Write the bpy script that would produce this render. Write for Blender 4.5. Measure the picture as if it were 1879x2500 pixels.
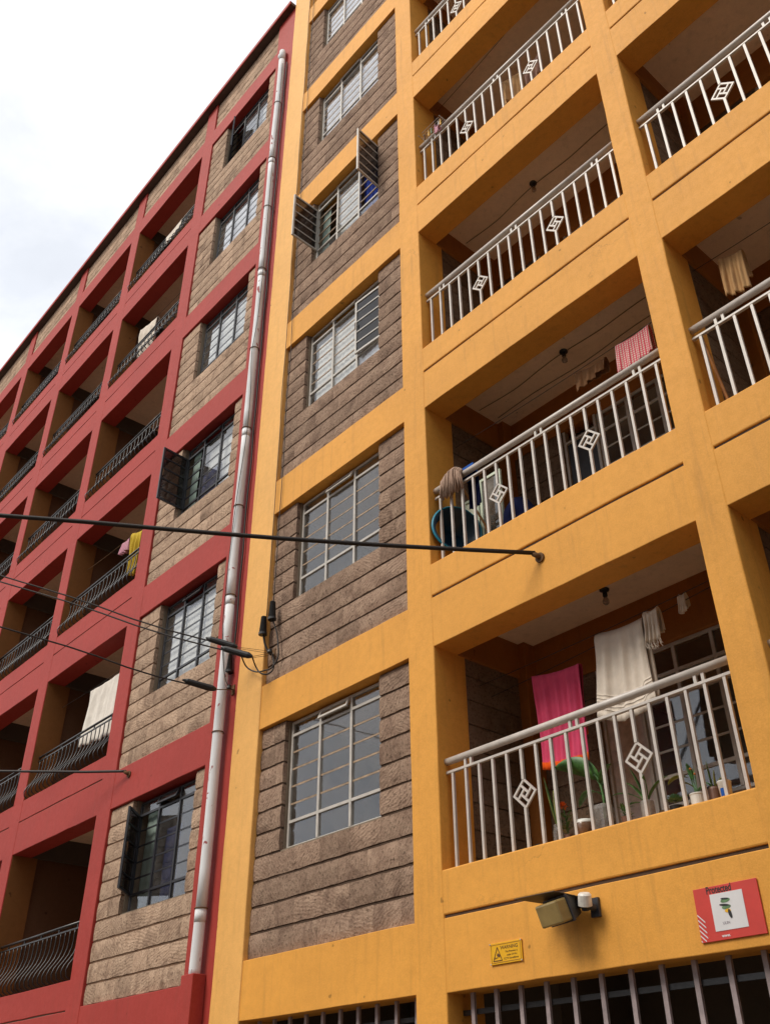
import bpy, math, random
from mathutils import Vector, Matrix
random.seed(7)
for o in list(bpy.data.objects): bpy.data.objects.remove(o)
scn = bpy.context.scene
COL = scn.collection
Z0 = 3.3            # height above the street of the lowest balcony parapet (heights below are relative to it)

# ------------------------------------------------------------------ camera
cd = bpy.data.cameras.new('camera'); cam = bpy.data.objects.new('camera', cd); COL.objects.link(cam); scn.camera = cam
cd.sensor_fit = 'VERTICAL'; cd.sensor_height = 36.0; cd.sensor_width = 36.0; cd.lens = 32.99
cd.shift_x = -0.01943; cd.shift_y = 0.0018; cd.clip_start = 0.1; cd.clip_end = 3000
right = Vector((0.66796496, 0.74399203, -0.01728197)); fwd = Vector((-0.61599742, 0.56578204, 0.54812213)); up = Vector((0.41757632, -0.35548073, 0.83621975))
M = Matrix.Identity(4)
for i in range(3):
    M[i][0] = right[i]; M[i][1] = up[i]; M[i][2] = -fwd[i]
M.translation = Vector((5.91324, -5.44066, -1.71557 + Z0)); cam.matrix_world = M

# ------------------------------------------------------------------ sky, sun, exposure
SUN = Vector((-0.16, -0.66, 0.73)).normalized()
world = bpy.data.worlds.new('World'); scn.world = world; world.use_nodes = True
nt = world.node_tree; nt.nodes.clear()
def wn(t): return nt.nodes.new(t)
out = wn('ShaderNodeOutputWorld'); bg = wn('ShaderNodeBackground'); bg.inputs['Strength'].default_value = 0.1
sky = wn('ShaderNodeTexSky'); sky.sky_type = 'NISHITA'; sky.sun_disc = False
sky.sun_elevation = math.asin(SUN.z); sky.sun_rotation = math.atan2(SUN.x, SUN.y)
sky.air_density = 1.0; sky.dust_density = 2.0; sky.altitude = 1600
tc = wn('ShaderNodeTexCoord'); mp = wn('ShaderNodeMapping'); mp.inputs['Scale'].default_value = (1.0, 1.0, 1.7)
n1 = wn('ShaderNodeTexNoise'); n1.inputs['Scale'].default_value = 2.6; n1.inputs['Detail'].default_value = 8; n1.inputs['Roughness'].default_value = 0.58; n1.inputs['Distortion'].default_value = 0.25
rp = wn('ShaderNodeValToRGB'); rp.color_ramp.elements[0].position = 0.36; rp.color_ramp.elements[1].position = 0.56
rp.color_ramp.elements[0].color = (0.70, 0.70, 0.70, 1); rp.color_ramp.elements[1].color = (1, 1, 1, 1)
n2 = wn('ShaderNodeTexNoise'); n2.inputs['Scale'].default_value = 4.5; n2.inputs['Detail'].default_value = 7
mr = wn('ShaderNodeMapRange'); mr.inputs['From Min'].default_value = 0.3; mr.inputs['From Max'].default_value = 0.7; mr.inputs['To Min'].default_value = 6.0; mr.inputs['To Max'].default_value = 7.6
cc = wn('ShaderNodeVectorMath'); cc.operation = 'SCALE'; cc.inputs[0].default_value = (0.985, 1.0, 1.02)
mix = wn('ShaderNodeMix'); mix.data_type = 'RGBA'
L = nt.links.new
L(tc.outputs['Generated'], mp.inputs['Vector']); L(mp.outputs[0], n1.inputs['Vector']); L(mp.outputs[0], n2.inputs['Vector'])
L(n1.outputs['Fac'], rp.inputs['Fac']); L(n2.outputs['Fac'], mr.inputs['Value']); L(mr.outputs[0], cc.inputs['Scale'])
L(rp.outputs['Color'], mix.inputs['Factor']); L(sky.outputs[0], mix.inputs['A']); L(cc.outputs[0], mix.inputs['B'])
L(mix.outputs['Result'], bg.inputs['Color']); L(bg.outputs[0], out.inputs['Surface'])
sd = bpy.data.lights.new('sun', 'SUN'); sd.energy = 1.5; sd.angle = math.radians(24); sd.color = (1.0, 0.93, 0.82)
sun = bpy.data.objects.new('sun', sd); COL.objects.link(sun); sun.rotation_euler = SUN.to_track_quat('Z', 'Y').to_euler(); sun.location = SUN * 60
vs = scn.view_settings; vs.view_transform = 'Standard'; vs.look = 'None'; vs.gamma = 1.0; vs.use_curve_mapping = False; vs.exposure = 0.80
scn.render.engine = 'CYCLES'; scn.render.resolution_x = 769; scn.render.resolution_y = 1024
try:
    scn.cycles.max_bounces = 10; scn.cycles.diffuse_bounces = 5; scn.cycles.transparent_max_bounces = 16
    scn.cycles.sample_clamp_indirect = 6.0
except Exception: pass

# ------------------------------------------------------------------ materials
def mat(name):
    m = bpy.data.materials.new(name); m.use_nodes = True
    return m, m.node_tree, m.node_tree.nodes['Principled BSDF']
def N(t, k, **kw):
    n = t.nodes.new(k)
    for a, b in kw.items():
        if a in n.inputs: n.inputs[a].default_value = b
        else: setattr(n, a, b)
    return n
def mixrgb(t, fac, a, b, blend='MIX'):
    m = t.nodes.new('ShaderNodeMix'); m.data_type = 'RGBA'; m.blend_type = blend
    for key, v in (('Factor', fac), ('A', a), ('B', b)):
        if hasattr(v, 'is_output') or isinstance(v, bpy.types.NodeSocket): t.links.new(v, m.inputs[key])
        else: m.inputs[key].default_value = v if key == 'Factor' else (*v, 1)
    return m.outputs['Result']
def ramp(t, fac, stops):
    r = t.nodes.new('ShaderNodeValToRGB'); t.links.new(fac, r.inputs['Fac'])
    e = r.color_ramp.elements
    while len(e) < len(stops): e.new(0.5)
    for el, (p, c) in zip(e, stops):
        el.position = p; el.color = (c, c, c, 1) if not isinstance(c, tuple) else (*c, 1)
    return r.outputs['Color']
def pos(t, scale=(1, 1, 1)):
    g = t.nodes.new('ShaderNodeNewGeometry'); mpp = t.nodes.new('ShaderNodeMapping'); mpp.inputs['Scale'].default_value = scale
    t.links.new(g.outputs['Position'], mpp.inputs['Vector']); return mpp.outputs[0]
def noise(t, vec, scale, detail=5, rough=0.55, dist=0):
    n = N(t, 'ShaderNodeTexNoise', Scale=scale, Detail=detail, Roughness=rough, Distortion=dist); t.links.new(vec, n.inputs['Vector']); return n.outputs['Fac']
def bump(t, bs, h, strength, dist=0.01, prev=None):
    b = N(t, 'ShaderNodeBump', Strength=strength, Distance=dist); t.links.new(h, b.inputs['Height'])
    if prev: t.links.new(prev, b.inputs['Normal'])
    t.links.new(b.outputs[0], bs.inputs['Normal']); return b.outputs[0]

def paint(name, col, rough=0.5, vary=0.10, stain=0.35, spec=0.25, dirt=(0.16, 0.09, 0.05), edge=None):
    m, t, b = mat(name)
    p = pos(t)
    big = noise(t, p, 0.9, 6, 0.6); fine = noise(t, p, 14, 6, 0.65)
    c = mixrgb(t, ramp(t, big, [(0.3, 0), (0.7, 1)]), tuple(x * (1 - vary) for x in col), tuple(min(1, x * (1 + vary)) for x in col))
    c = mixrgb(t, ramp(t, noise(t, p, 3.2, 7, 0.7, 0.6), [(0.45, 0.0), (0.72, 0.34)]), c, tuple(x * 0.80 for x in col))    # patchy roller coats
    c = mixrgb(t, ramp(t, fine, [(0.40, 0.0), (0.64, 0.24)]), c, tuple(x * 0.70 for x in col))
    c = mixrgb(t, ramp(t, noise(t, p, 75, 3, 0.6), [(0.40, 0.0), (0.66, 0.26)]), c, tuple(min(1, x * 1.25 + 0.02) for x in col))   # sandy grain
    vo = N(t, 'ShaderNodeTexVoronoi', Scale=0.55); vo.feature = 'DISTANCE_TO_EDGE'                                               # hairline cracks
    wv_ = N(t, 'ShaderNodeVectorMath', operation='MULTIPLY_ADD'); wv_.inputs[1].default_value = (.9, .9, .9); nv_ = N(t, 'ShaderNodeTexNoise', Scale=1.7, Detail=8.0, Roughness=0.65)
    t.links.new(p, nv_.inputs['Vector']); t.links.new(nv_.outputs['Color'], wv_.inputs[0]); t.links.new(p, wv_.inputs[2]); t.links.new(wv_.outputs[0], vo.inputs['Vector'])
    gate = N(t, 'ShaderNodeMath', operation='MULTIPLY'); t.links.new(ramp(t, vo.outputs['Distance'], [(0.0, 0.55), (0.0042, 0.0)]), gate.inputs[0]); t.links.new(ramp(t, noise(t, p, 0.8, 2), [(0.58, 0.0), (0.68, 1.0)]), gate.inputs[1])
    c = mixrgb(t, gate.outputs[0], c, tuple(x * 0.4 for x in col))
    streak = noise(t, pos(t, (5, 5, 0.35)), 2.4, 6, 0.6)                # rain streaks
    c = mixrgb(t, ramp(t, streak, [(0.54, 0.0), (0.80, stain * 1.3)]), c, tuple(0.45 * x + 0.3 * d for x, d in zip(col, dirt)))
    spots = noise(t, p, 7.0, 2, 0.5)                                    # nicks and marks
    c = mixrgb(t, ramp(t, spots, [(0.735, 0.0), (0.76, 0.75)]), c, tuple(0.4 * x for x in col))
    if edge:                                                            # ragged hand-painted edge against the next building
        g = t.nodes.new('ShaderNodeNewGeometry'); sx = t.nodes.new('ShaderNodeSeparateXYZ'); t.links.new(g.outputs['Position'], sx.inputs[0])
        wob = N(t, 'ShaderNodeMath', operation='MULTIPLY_ADD'); wob.inputs[1].default_value = 0.09; wob.inputs[2].default_value = edge[0] - 0.045
        t.links.new(noise(t, pos(t, (1, 1, 1)), 2.3, 7, 0.7), wob.inputs[0])
        lt = N(t, 'ShaderNodeMath', operation='LESS_THAN'); t.links.new(sx.outputs[0], lt.inputs[0]); t.links.new(wob.outputs[0], lt.inputs[1])
        c = mixrgb(t, lt.outputs[0], c, edge[1])
    t.links.new(c, b.inputs['Base Color'])
    rr = N(t, 'ShaderNodeMapRange'); rr.inputs['To Min'].default_value = rough - 0.08; rr.inputs['To Max'].default_value = rough + 0.12
    t.links.new(fine, rr.inputs['Value']); t.links.new(rr.outputs[0], b.inputs['Roughness'])
    b.inputs['Specular IOR Level'].default_value = spec
    w = noise(t, p, 3.0, 3); bp = bump(t, b, w, 0.25, 0.02)
    bump(t, b, noise(t, p, 90, 4, 0.6), 0.22, 0.006, bp)
    return m
YEL = (0.74, 0.338, 0.055); PALE = (0.80, 0.42, 0.115); RED = (0.365, 0.042, 0.031); YEL_SHADE = (0.34, 0.125, 0.022)
M_yel = paint('yellow_paint', YEL, 0.62)
M_red = paint('red_paint', RED, 0.60, 0.09, 0.3, 0.2)
M_pale = paint('pale_yellow_paint', PALE, 0.6, 0.06, 0.25, edge=(-2.925, tuple(x * 0.9 for x in (0.40, 0.085, 0.03))))
M_yel_shade = paint('shaded_yellow_paint', YEL_SHADE, 0.6, 0.1, 0.4, 0.3)  # yellow paint darkened to put shade on the inner balcony members
M_wall_shade = paint('shaded_wall_paint', (0.13, 0.062, 0.030), 0.7, 0.1, 0.4, 0.2)  # red balcony interior walls, their deep shade painted in as brown
M_jamb = paint('dull_mustard_paint', (0.23, 0.092, 0.024), 0.7, 0.1, 0.4, 0.2)
M_ceil = paint('ceiling_plaster', (0.86, 0.66, 0.49), 0.8, 0.1, 0.3, 0.2)
M_room = paint('shaded_room_plaster', (0.10, 0.085, 0.07), 0.9, 0.1, 0.2, 0.1)  # plaster colour darkened so the rooms look unlit
M_slab = paint('concrete', (0.22, 0.17, 0.12), 0.85, 0.12, 0.4, 0.2)

def stone_mat(name, dark, mid, light, patch):
    m, t, b = mat(name)
    p = pos(t)
    oi = t.nodes.new('ShaderNodeObjectInfo')
    off = N(t, 'ShaderNodeVectorMath', operation='SCALE'); t.links.new(oi.outputs['Random'], off.inputs['Scale']); off.inputs[0].default_value = (37, 11, 23)
    add = N(t, 'ShaderNodeVectorMath', operation='ADD'); t.links.new(p, add.inputs[0]); t.links.new(off.outputs[0], add.inputs[1])
    v = add.outputs[0]
    n_big = noise(t, v, 5.5, 7, 0.62, 0.4); n_f = noise(t, v, 38, 6, 0.7)
    c = mixrgb(t, ramp(t, n_big, [(0.3, 0), (0.68, 1)]), mid, light)
    c = mixrgb(t, ramp(t, noise(t, v, 3.4, 5, 0.65, 0.8), [(0.50, 0), (0.70, patch)]), c, dark)
    c = mixrgb(t, ramp(t, n_f, [(0.52, 0), (0.66, 0.85)]), c, tuple(x * 0.36 for x in mid))
    hv = t.nodes.new('ShaderNodeHueSaturation')
    vr = N(t, 'ShaderNodeMapRange'); vr.inputs['To Min'].default_value = 0.86; vr.inputs['To Max'].default_value = 1.14
    t.links.new(oi.outputs['Random'], vr.inputs['Value']); t.links.new(vr.outputs[0], hv.inputs['Value']); t.links.new(c, hv.inputs['Color'])
    t.links.new(hv.outputs[0], b.inputs['Base Color']); b.inputs['Roughness'].default_value = 0.95; b.inputs['Specular IOR Level'].default_value = 0.1
    # chisel strokes at a different slant on every block
    rot = t.nodes.new('ShaderNodeVectorRotate'); rot.rotation_type = 'Y_AXIS'
    am = N(t, 'ShaderNodeMath', operation='MULTIPLY'); am.inputs[1].default_value = 6.0; t.links.new(oi.outputs['Random'], am.inputs[0])
    t.links.new(v, rot.inputs['Vector']); t.links.new(am.outputs[0], rot.inputs['Angle'])
    wv = N(t, 'ShaderNodeTexWave', Scale=9.0, Distortion=6.0, Detail=3.0); wv.inputs['Detail Scale'].default_value = 1.5
    t.links.new(rot.outputs[0], wv.inputs['Vector'])
    bp = bump(t, b, wv.outputs['Fac'], 0.24, 0.012); bp = bump(t, b, n_big, 0.6, 0.03, bp); bump(t, b, n_f, 0.7, 0.012, bp)
    return m
M_stoneY = stone_mat('grey_brown_stone', (0.140, 0.085, 0.062), (0.250, 0.162, 0.115), (0.37, 0.255, 0.182), 0.75)
M_stoneR = stone_mat('pale_tan_stone', (0.185, 0.118, 0.082), (0.375, 0.252, 0.175), (0.51, 0.36, 0.255), 0.85)
def plain(name, col, rough=0.6, metal=0.0, spec=0.5, n_scale=12, vary=0.25, bmp=0.15, bdist=0.004, bscale=60):
    m, t, b = mat(name); p = pos(t)
    f = noise(t, p, n_scale, 5, 0.6)
    t.links.new(mixrgb(t, ramp(t, f, [(0.35, 0), (0.68, 1)]), tuple(x * (1 - vary) for x in col), tuple(min(1, x * (1 + vary * 0.6)) for x in col)), b.inputs['Base Color'])
    b.inputs['Roughness'].default_value = rough; b.inputs['Metallic'].default_value = metal; b.inputs['Specular IOR Level'].default_value = spec
    if bmp: bump(t, b, noise(t, p, bscale, 4), bmp, bdist)
    return m
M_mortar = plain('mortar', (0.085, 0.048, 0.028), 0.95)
M_mortarR = plain('mortar_tan', (0.16, 0.085, 0.045), 0.95)
M_white = plain('cream_metal_paint', (0.56, 0.50, 0.445), 0.4, 0, 0.5, 9, 0.12)
M_frame = plain('grey_white_steel', (0.50, 0.46, 0.41), 0.45, 0, 0.5, 9, 0.15)
M_dkframe = plain('dark_steel', (0.035, 0.035, 0.042), 0.45, 0, 0.5, 9, 0.3)
M_iron = plain('black_wrought_iron', (0.022, 0.020, 0.020), 0.35, 0, 0.6, 20, 0.3)
M_bar = plain('rusty_bar', (0.36, 0.25, 0.16), 0.6, 0, 0.4, 16, 0.35)
M_cable = plain('black_cable', (0.022, 0.016, 0.013), 0.6, 0, 0.4, 30, 0.3)
M_hook = plain('rusty_hook', (0.15, 0.075, 0.03), 0.8, 0, 0.3, 30, 0.4)
M_black = plain('black_plastic', (0.014, 0.013, 0.013), 0.5)
M_pipe0 = None
def pipe_mat():
    m, t, b = mat('white_pipe'); p = pos(t)
    c = mixrgb(t, ramp(t, noise(t, pos(t, (1, 1, 0.4)), 4, 6), [(0.35, 0), (0.75, 1)]), (0.76, 0.77, 0.78), (0.60, 0.60, 0.60))
    c = mixrgb(t, ramp(t, noise(t, pos(t, (1, 1, 0.55)), 9, 3, 0.5, 0.6), [(0.655, 0), (0.67, 0.9)]), c, (0.30, 0.05, 0.045))   # red paint splashes
    t.links.new(c, b.inputs['Base Color']); b.inputs['Roughness'].default_value = 0.7; b.inputs['Specular IOR Level'].default_value = 0.2
    return m
M_pipe = pipe_mat()
def glass_mat(name, tint=(0.92, 0.93, 0.93), f0=0.065, dirt=0.06):
    m = bpy.data.materials.new(name); m.use_nodes = True; t = m.node_tree; t.nodes.clear()
    o = t.nodes.new('ShaderNodeOutputMaterial'); tr = t.nodes.new('ShaderNodeBsdfTransparent'); gl = t.nodes.new('ShaderNodeBsdfGlossy'); df = t.nodes.new('ShaderNodeBsdfDiffuse')
    tr.inputs['Color'].default_value = (*tint, 1); gl.inputs['Roughness'].default_value = 0.03; gl.inputs['Color'].default_value = (0.95, 0.96, 1, 1)
    df.inputs['Color'].default_value = (0.42, 0.38, 0.34, 1)
    lw = N(t, 'ShaderNodeLayerWeight', Blend=0.5); pw = N(t, 'ShaderNodeMath', operation='POWER'); pw.inputs[1].default_value = 5.0; t.links.new(lw.outputs['Facing'], pw.inputs[0])
    fr = N(t, 'ShaderNodeMath', operation='MULTIPLY_ADD'); fr.inputs[1].default_value = 1 - f0; fr.inputs[2].default_value = f0; t.links.new(pw.outputs[0], fr.inputs[0])   # Schlick reflectance of one glass face
    m1 = t.nodes.new('ShaderNodeMixShader'); m2 = t.nodes.new('ShaderNodeMixShader')
    p = pos(t); bb = N(t, 'ShaderNodeBump', Strength=0.05, Distance=0.02); t.links.new(noise(t, p, 2.2, 2), bb.inputs['Height'])
    t.links.new(bb.outputs[0], gl.inputs['Normal']); t.links.new(bb.outputs[0], lw.inputs['Normal'])
    d = ramp(t, noise(t, p, 5, 6, 0.6), [(0.35, dirt * 0.3), (0.75, dirt * 1.6)])
    t.links.new(fr.outputs[0], m1.inputs['Fac']); t.links.new(tr.outputs[0], m1.inputs[1]); t.links.new(gl.outputs[0], m1.inputs[2])
    t.links.new(d, m2.inputs['Fac']); t.links.new(m1.outputs[0], m2.inputs[1]); t.links.new(df.outputs[0], m2.inputs[2]); t.links.new(m2.outputs[0], o.inputs['Surface'])
    return m
M_glass = glass_mat('window_glass'); M_smoke = glass_mat('casement_glass', (0.24, 0.21, 0.20), 0.03, 0.05); M_jar = glass_mat('jar_plastic', (0.80, 0.74, 0.70), 0.04, 0.55)
def cloth(name, col, col2=None, check=None, wrinkle=0.5):
    m, t, b = mat(name); p = pos(t)
    f = noise(t, p, 6, 5, 0.6)
    c = mixrgb(t, ramp(t, f, [(0.3, 0), (0.7, 1)]), tuple(x * 0.85 for x in col), tuple(min(1, x * 1.1) for x in col))
    if check:
        sx = t.nodes.new('ShaderNodeSeparateXYZ'); t.links.new(p, sx.inputs[0]); acc = None
        for ax in (0, 2):
            fm = N(t, 'ShaderNodeMath', operation='MULTIPLY'); fm.inputs[1].default_value = check; t.links.new(sx.outputs[ax], fm.inputs[0])
            fr = N(t, 'ShaderNodeMath', operation='FRACT'); t.links.new(fm.outputs[0], fr.inputs[0])
            lt = N(t, 'ShaderNodeMath', operation='LESS_THAN'); lt.inputs[1].default_value = 0.40 if ax == 0 else 0.30; t.links.new(fr.outputs[0], lt.inputs[0])
            acc = lt.outputs[0] if acc is None else acc
            if ax == 2:
                mx = N(t, 'ShaderNodeMath', operation='MAXIMUM'); t.links.new(acc, mx.inputs[0]); t.links.new(lt.outputs[0], mx.inputs[1]); acc = mx.outputs[0]
        c = mixrgb(t, acc, c, col2)
    t.links.new(c, b.inputs['Base Color']); b.inputs['Roughness'].default_value = 0.95; b.inputs['Specular IOR Level'].default_value = 0.1
    if 'Sheen Weight' in b.inputs: b.inputs['Sheen Weight'].default_value = 0.08 if max(col) > 0.2 else 0.0
    bp = bump(t, b, noise(t, pos(t, (1, 1, 0.25)), 16, 4), wrinkle, 0.02); bump(t, b, noise(t, p, 240, 2), 0.3 * min(1, wrinkle * 2), 0.004, bp)
    return m
M_leaf = plain('green_leaf', (0.075, 0.19, 0.040), 0.45, 0, 0.5, 22, 0.5)
M_leafY = plain('yellow_green_leaf', (0.22, 0.22, 0.045), 0.5, 0, 0.4, 22, 0.4)
M_succ = plain('succulent_leaf', (0.13, 0.24, 0.11), 0.5, 0, 0.4, 22, 0.3)
M_soil = plain('soil', (0.05, 0.026, 0.015), 0.95, 0, 0.1, 40, 0.5)
M_ground = plain('worn_asphalt_street', (0.13, 0.10, 0.075), 0.95, 0, 0.1, 0.8, 0.25, 0.4, 0.03, 6)
M_pave = plain('pavement_concrete', (0.20, 0.165, 0.125), 0.9, 0, 0.2, 1.4, 0.25, 0.3, 0.01, 30)

# ------------------------------------------------------------------ mesh helpers
WL = {}
class MB:
    def __init__(s): s.v = []; s.f = []
    def box(s, x0, x1, y0, y1, z0, z1):
        n = len(s.v)
        s.v += [(x0, y0, z0), (x1, y0, z0), (x1, y1, z0), (x0, y1, z0), (x0, y0, z1), (x1, y0, z1), (x1, y1, z1), (x0, y1, z1)]
        s.f += [(n, n+3, n+2, n+1), (n+4, n+5, n+6, n+7), (n, n+1, n+5, n+4), (n+1, n+2, n+6, n+5), (n+2, n+3, n+7, n+6), (n+3, n, n+4, n+7)]
        return s
    def wavy(s, x0, x1, y0, y1, z0, z1):
        # a cast and plastered member: rings along its length, every corner a few millimetres out of true
        r = random.Random(hash((round(x0, 2), round(z0, 2), round(x1, 2))) & 0xffff); horiz = (x1 - x0) > (z1 - z0)
        n = max(2, int(((x1 - x0) if horiz else (z1 - z0)) / 0.3)); base = len(s.v); j = 0.0035
        for i in range(n + 1):
            t = i / n
            if horiz:
                x = x0 + (x1 - x0) * t; ring = [(x, y0 + r.uniform(-.0012, .0012), z0 + r.uniform(-j, j)), (x, y1, z0), (x, y1, z1), (x, y0 + r.uniform(-.0012, .0012), z1 + r.uniform(-j, j))]
            else:
                z = z0 + (z1 - z0) * t; ring = [(x0 + r.uniform(-j, j), y0 + r.uniform(-.0012, .0012), z), (x1 + r.uniform(-j, j), y0 + r.uniform(-.0012, .0012), z), (x1, y1, z), (x0, y1, z)]
            s.v += ring
        for i in range(n):
            for k in range(4):
                a, b = base + i * 4 + k, base + i * 4 + (k + 1) % 4
                s.f.append((a, b, b + 4, a + 4))
        s.f.append((base + 3, base + 2, base + 1, base)); e = base + n * 4; s.f.append((e, e + 1, e + 2, e + 3))
        return s
    def hexa(s, pts):
        n = len(s.v); s.v += [tuple(p) for p in pts]
        s.f += [(n, n+3, n+2, n+1), (n+4, n+5, n+6, n+7), (n, n+1, n+5, n+4), (n+1, n+2, n+6, n+5), (n+2, n+3, n+7, n+6), (n+3, n, n+4, n+7)]
        return s
    def tube(s, pts, r, n=8, closed=False):
        pts = [Vector(p) for p in pts]; rs = r if isinstance(r, (list, tuple)) else [r] * len(pts)
        base = len(s.v); k = len(pts); prev = None
        for i, p in enumerate(pts):
            if closed: d = pts[(i+1) % k] - pts[i-1]
            else: d = pts[min(i+1, k-1)] - pts[max(i-1, 0)]
            d.normalize()
            if prev is None:
                a = Vector((0, 0, 1)) if abs(d.z) < 0.9 else Vector((1, 0, 0)); u = d.cross(a).normalized()
            else:
                u = (prev - d * prev.dot(d)).normalized()
            prev = u; w = d.cross(u)
            for j in range(n):
                a = 2 * math.pi * j / n; s.v.append(tuple(p + (u * math.cos(a) + w * math.sin(a)) * rs[i]))
        for i in range(k if closed else k - 1):
            for j in range(n):
                a = base + i * n + j; b2 = base + i * n + (j+1) % n; i2 = (i+1) % k
                s.f.append((a, b2, base + i2 * n + (j+1) % n, base + i2 * n + j))
        if not closed:
            s.f.append(tuple(base + j for j in range(n))[::-1]); s.f.append(tuple(base + (k-1) * n + j for j in range(n)))
        return s
    def lathe(s, prof, c=(0, 0, 0), n=20, sq=None):
        base = len(s.v)
        for r, z in prof:
            for j in range(n):
                a = 2 * math.pi * j / n; ca, sa = math.cos(a), math.sin(a)
                if sq:
                    q = (abs(ca) ** sq + abs(sa) ** sq) ** (1 / sq); ca /= q; sa /= q
                s.v.append((c[0] + r * ca, c[1] + r * sa, c[2] + z))
        for i in range(len(prof) - 1):
            for j in range(n):
                s.f.append((base + i*n + j, base + i*n + (j+1) % n, base + (i+1)*n + (j+1) % n, base + (i+1)*n + j))
        s.f.append(tuple(base + j for j in range(n))[::-1]); s.f.append(tuple(base + (len(prof)-1)*n + j for j in range(n)))
        return s
    def grid(s, fn, nu, nv):
        base = len(s.v)
        for j in range(nv + 1):
            for i in range(nu + 1): s.v.append(tuple(fn(i / nu, j / nv)))
        for j in range(nv):
            for i in range(nu):
                a = base + j * (nu + 1) + i; s.f.append((a, a + 1, a + nu + 2, a + nu + 1))
        return s
    def build(s, name, m, parent=None, smooth=False, bevel=0, solid=0, seg=2, origin=None):
        vs_ = [Vector(v) for v in s.v]
        if origin is None:
            lo = Vector(map(min, zip(*s.v))); hi = Vector(map(max, zip(*s.v))); c = (lo + hi) / 2
            if parent is None: c.z = lo.z
        else: c = Vector(origin)
        me = bpy.data.meshes.new(name); me.from_pydata([tuple(v - c) for v in vs_], [], s.f); me.materials.append(m)
        if smooth:
            for p in me.polygons: p.use_smooth = True
        me.update()
        o = bpy.data.objects.new(name, me); COL.objects.link(o)
        place(o, c, parent)
        if solid:
            md = o.modifiers.new('thickness', 'SOLIDIFY'); md.thickness = solid; md.offset = 0
        if bevel:
            md = o.modifiers.new('bevel', 'BEVEL'); md.width = bevel; md.segments = seg; md.limit_method = 'ANGLE'; md.angle_limit = math.radians(40)
        return o
def place(o, wpos, parent=None):
    WL[o.name] = Vector(wpos)
    if parent is not None:
        o.parent = parent; o.location = Vector(wpos) - WL[parent.name]
    else: o.location = Vector(wpos) + Vector((0, 0, Z0))
def inst(name, me, wpos, parent, scale=(1, 1, 1), rot=None):
    o = bpy.data.objects.new(name, me); COL.objects.link(o); place(o, wpos, parent); o.scale = scale
    if rot: o.rotation_euler = rot
    return o
def tag(o, label, cat, group=None, kind=None):
    if label: o['label'] = label
    if cat: o['category'] = cat
    if group: o['group'] = group
    if kind: o['kind'] = kind
    return o
def thing(name, label, cat, loc, group=None):
    o = bpy.data.objects.new(name, None); o.empty_display_size = 0.1; COL.objects.link(o); place(o, loc); tag(o, label, cat, group); return o
def mesh_only(mb, m, smooth=False):
    me = bpy.data.meshes.new('piece'); me.from_pydata(mb.v, [], mb.f); me.materials.append(m)
    for p in me.polygons: p.use_smooth = smooth
    me.update(); return me

# ------------------------------------------------------------------ ground
g = MB(); R_ = 1500
g.v = [(-R_, -R_, -Z0), (R_, -R_, -Z0), (R_, R_, -Z0), (-R_, R_, -Z0)]; g.f = [(0, 1, 2, 3)]
tag(g.build('street', M_ground), None, None, kind='structure')
tag(MB().box(-24, 11, -1.4, 0.9, -Z0 + 0.004, -Z0 + 0.12).build('pavement', M_pave, bevel=0.02), None, None, kind='structure')

# ------------------------------------------------------------------ stone blocks
def block_variants(m, n=8):
    outm = []
    for k in range(n):
        r = random.Random(100 + k); mb = MB()
        e = 0.03; nu, nv = 4, 3
        def fn(u, v):
            x, z = u - 0.5, v - 0.5
            edge = v in (0, 1)
            return (x, (0.12 if edge else 0.0) + (0 if u in (0, 1) else r.uniform(-0.05, 0.05)), z * (1 - (0.04 if edge else 0)) + (r.uniform(-.015, .015) if edge else 0))
        mb.grid(fn, nu, nv)
        # sides back to y = 1
        b0 = len(mb.v); ring = [i for i in range(nu)] + [nu + j * (nu + 1) for j in range(nv)] + [nv * (nu + 1) + nu - i for i in range(nu)] + [(nv - j) * (nu + 1) for j in range(nv)]
        for i in ring:
            x, y, z = mb.v[i]; mb.v.append((max(-.5, min(.5, x)), 1.0, z))
        L_ = len(ring)
        for i in range(L_): mb.f.append((ring[(i+1) % L_], ring[i], b0 + i, b0 + (i+1) % L_))
        outm.append(mesh_only(mb, m))
    return outm
BV_Y = block_variants(M_stoneY); BV_R = block_variants(M_stoneR)
def lay(parent, variants, x0, x1, courses, yf, hole=None, hgap=0.016, vgap=0.0016, seed=0, mean=0.40):
    """courses: list of (z0, z1); hole: (xa, xb, za, zb) left open"""
    r = random.Random(seed)
    for k, (za, zb) in enumerate(courses):
        spans = [(x0, x1)]
        if hole and za > hole[2] - 0.05 and zb < hole[3] + 0.05: spans = [(x0, hole[0]), (hole[1], x1)]
        for (a, b) in spans:
            x = a; first = True
            while x < b - 1e-4:
                w = r.uniform(mean * 0.8, mean * 1.2)
                if first: w *= r.uniform(0.45, 1.0); first = False
                if b - (x + w) < 0.14: w = b - x
                h = zb - za - hgap
                inst('stone_block', r.choice(variants), ((x + w / 2), yf + r.uniform(-0.001, 0.0015), (za + zb) / 2), parent, (w - vgap, 0.055, h))
                x += w

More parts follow.
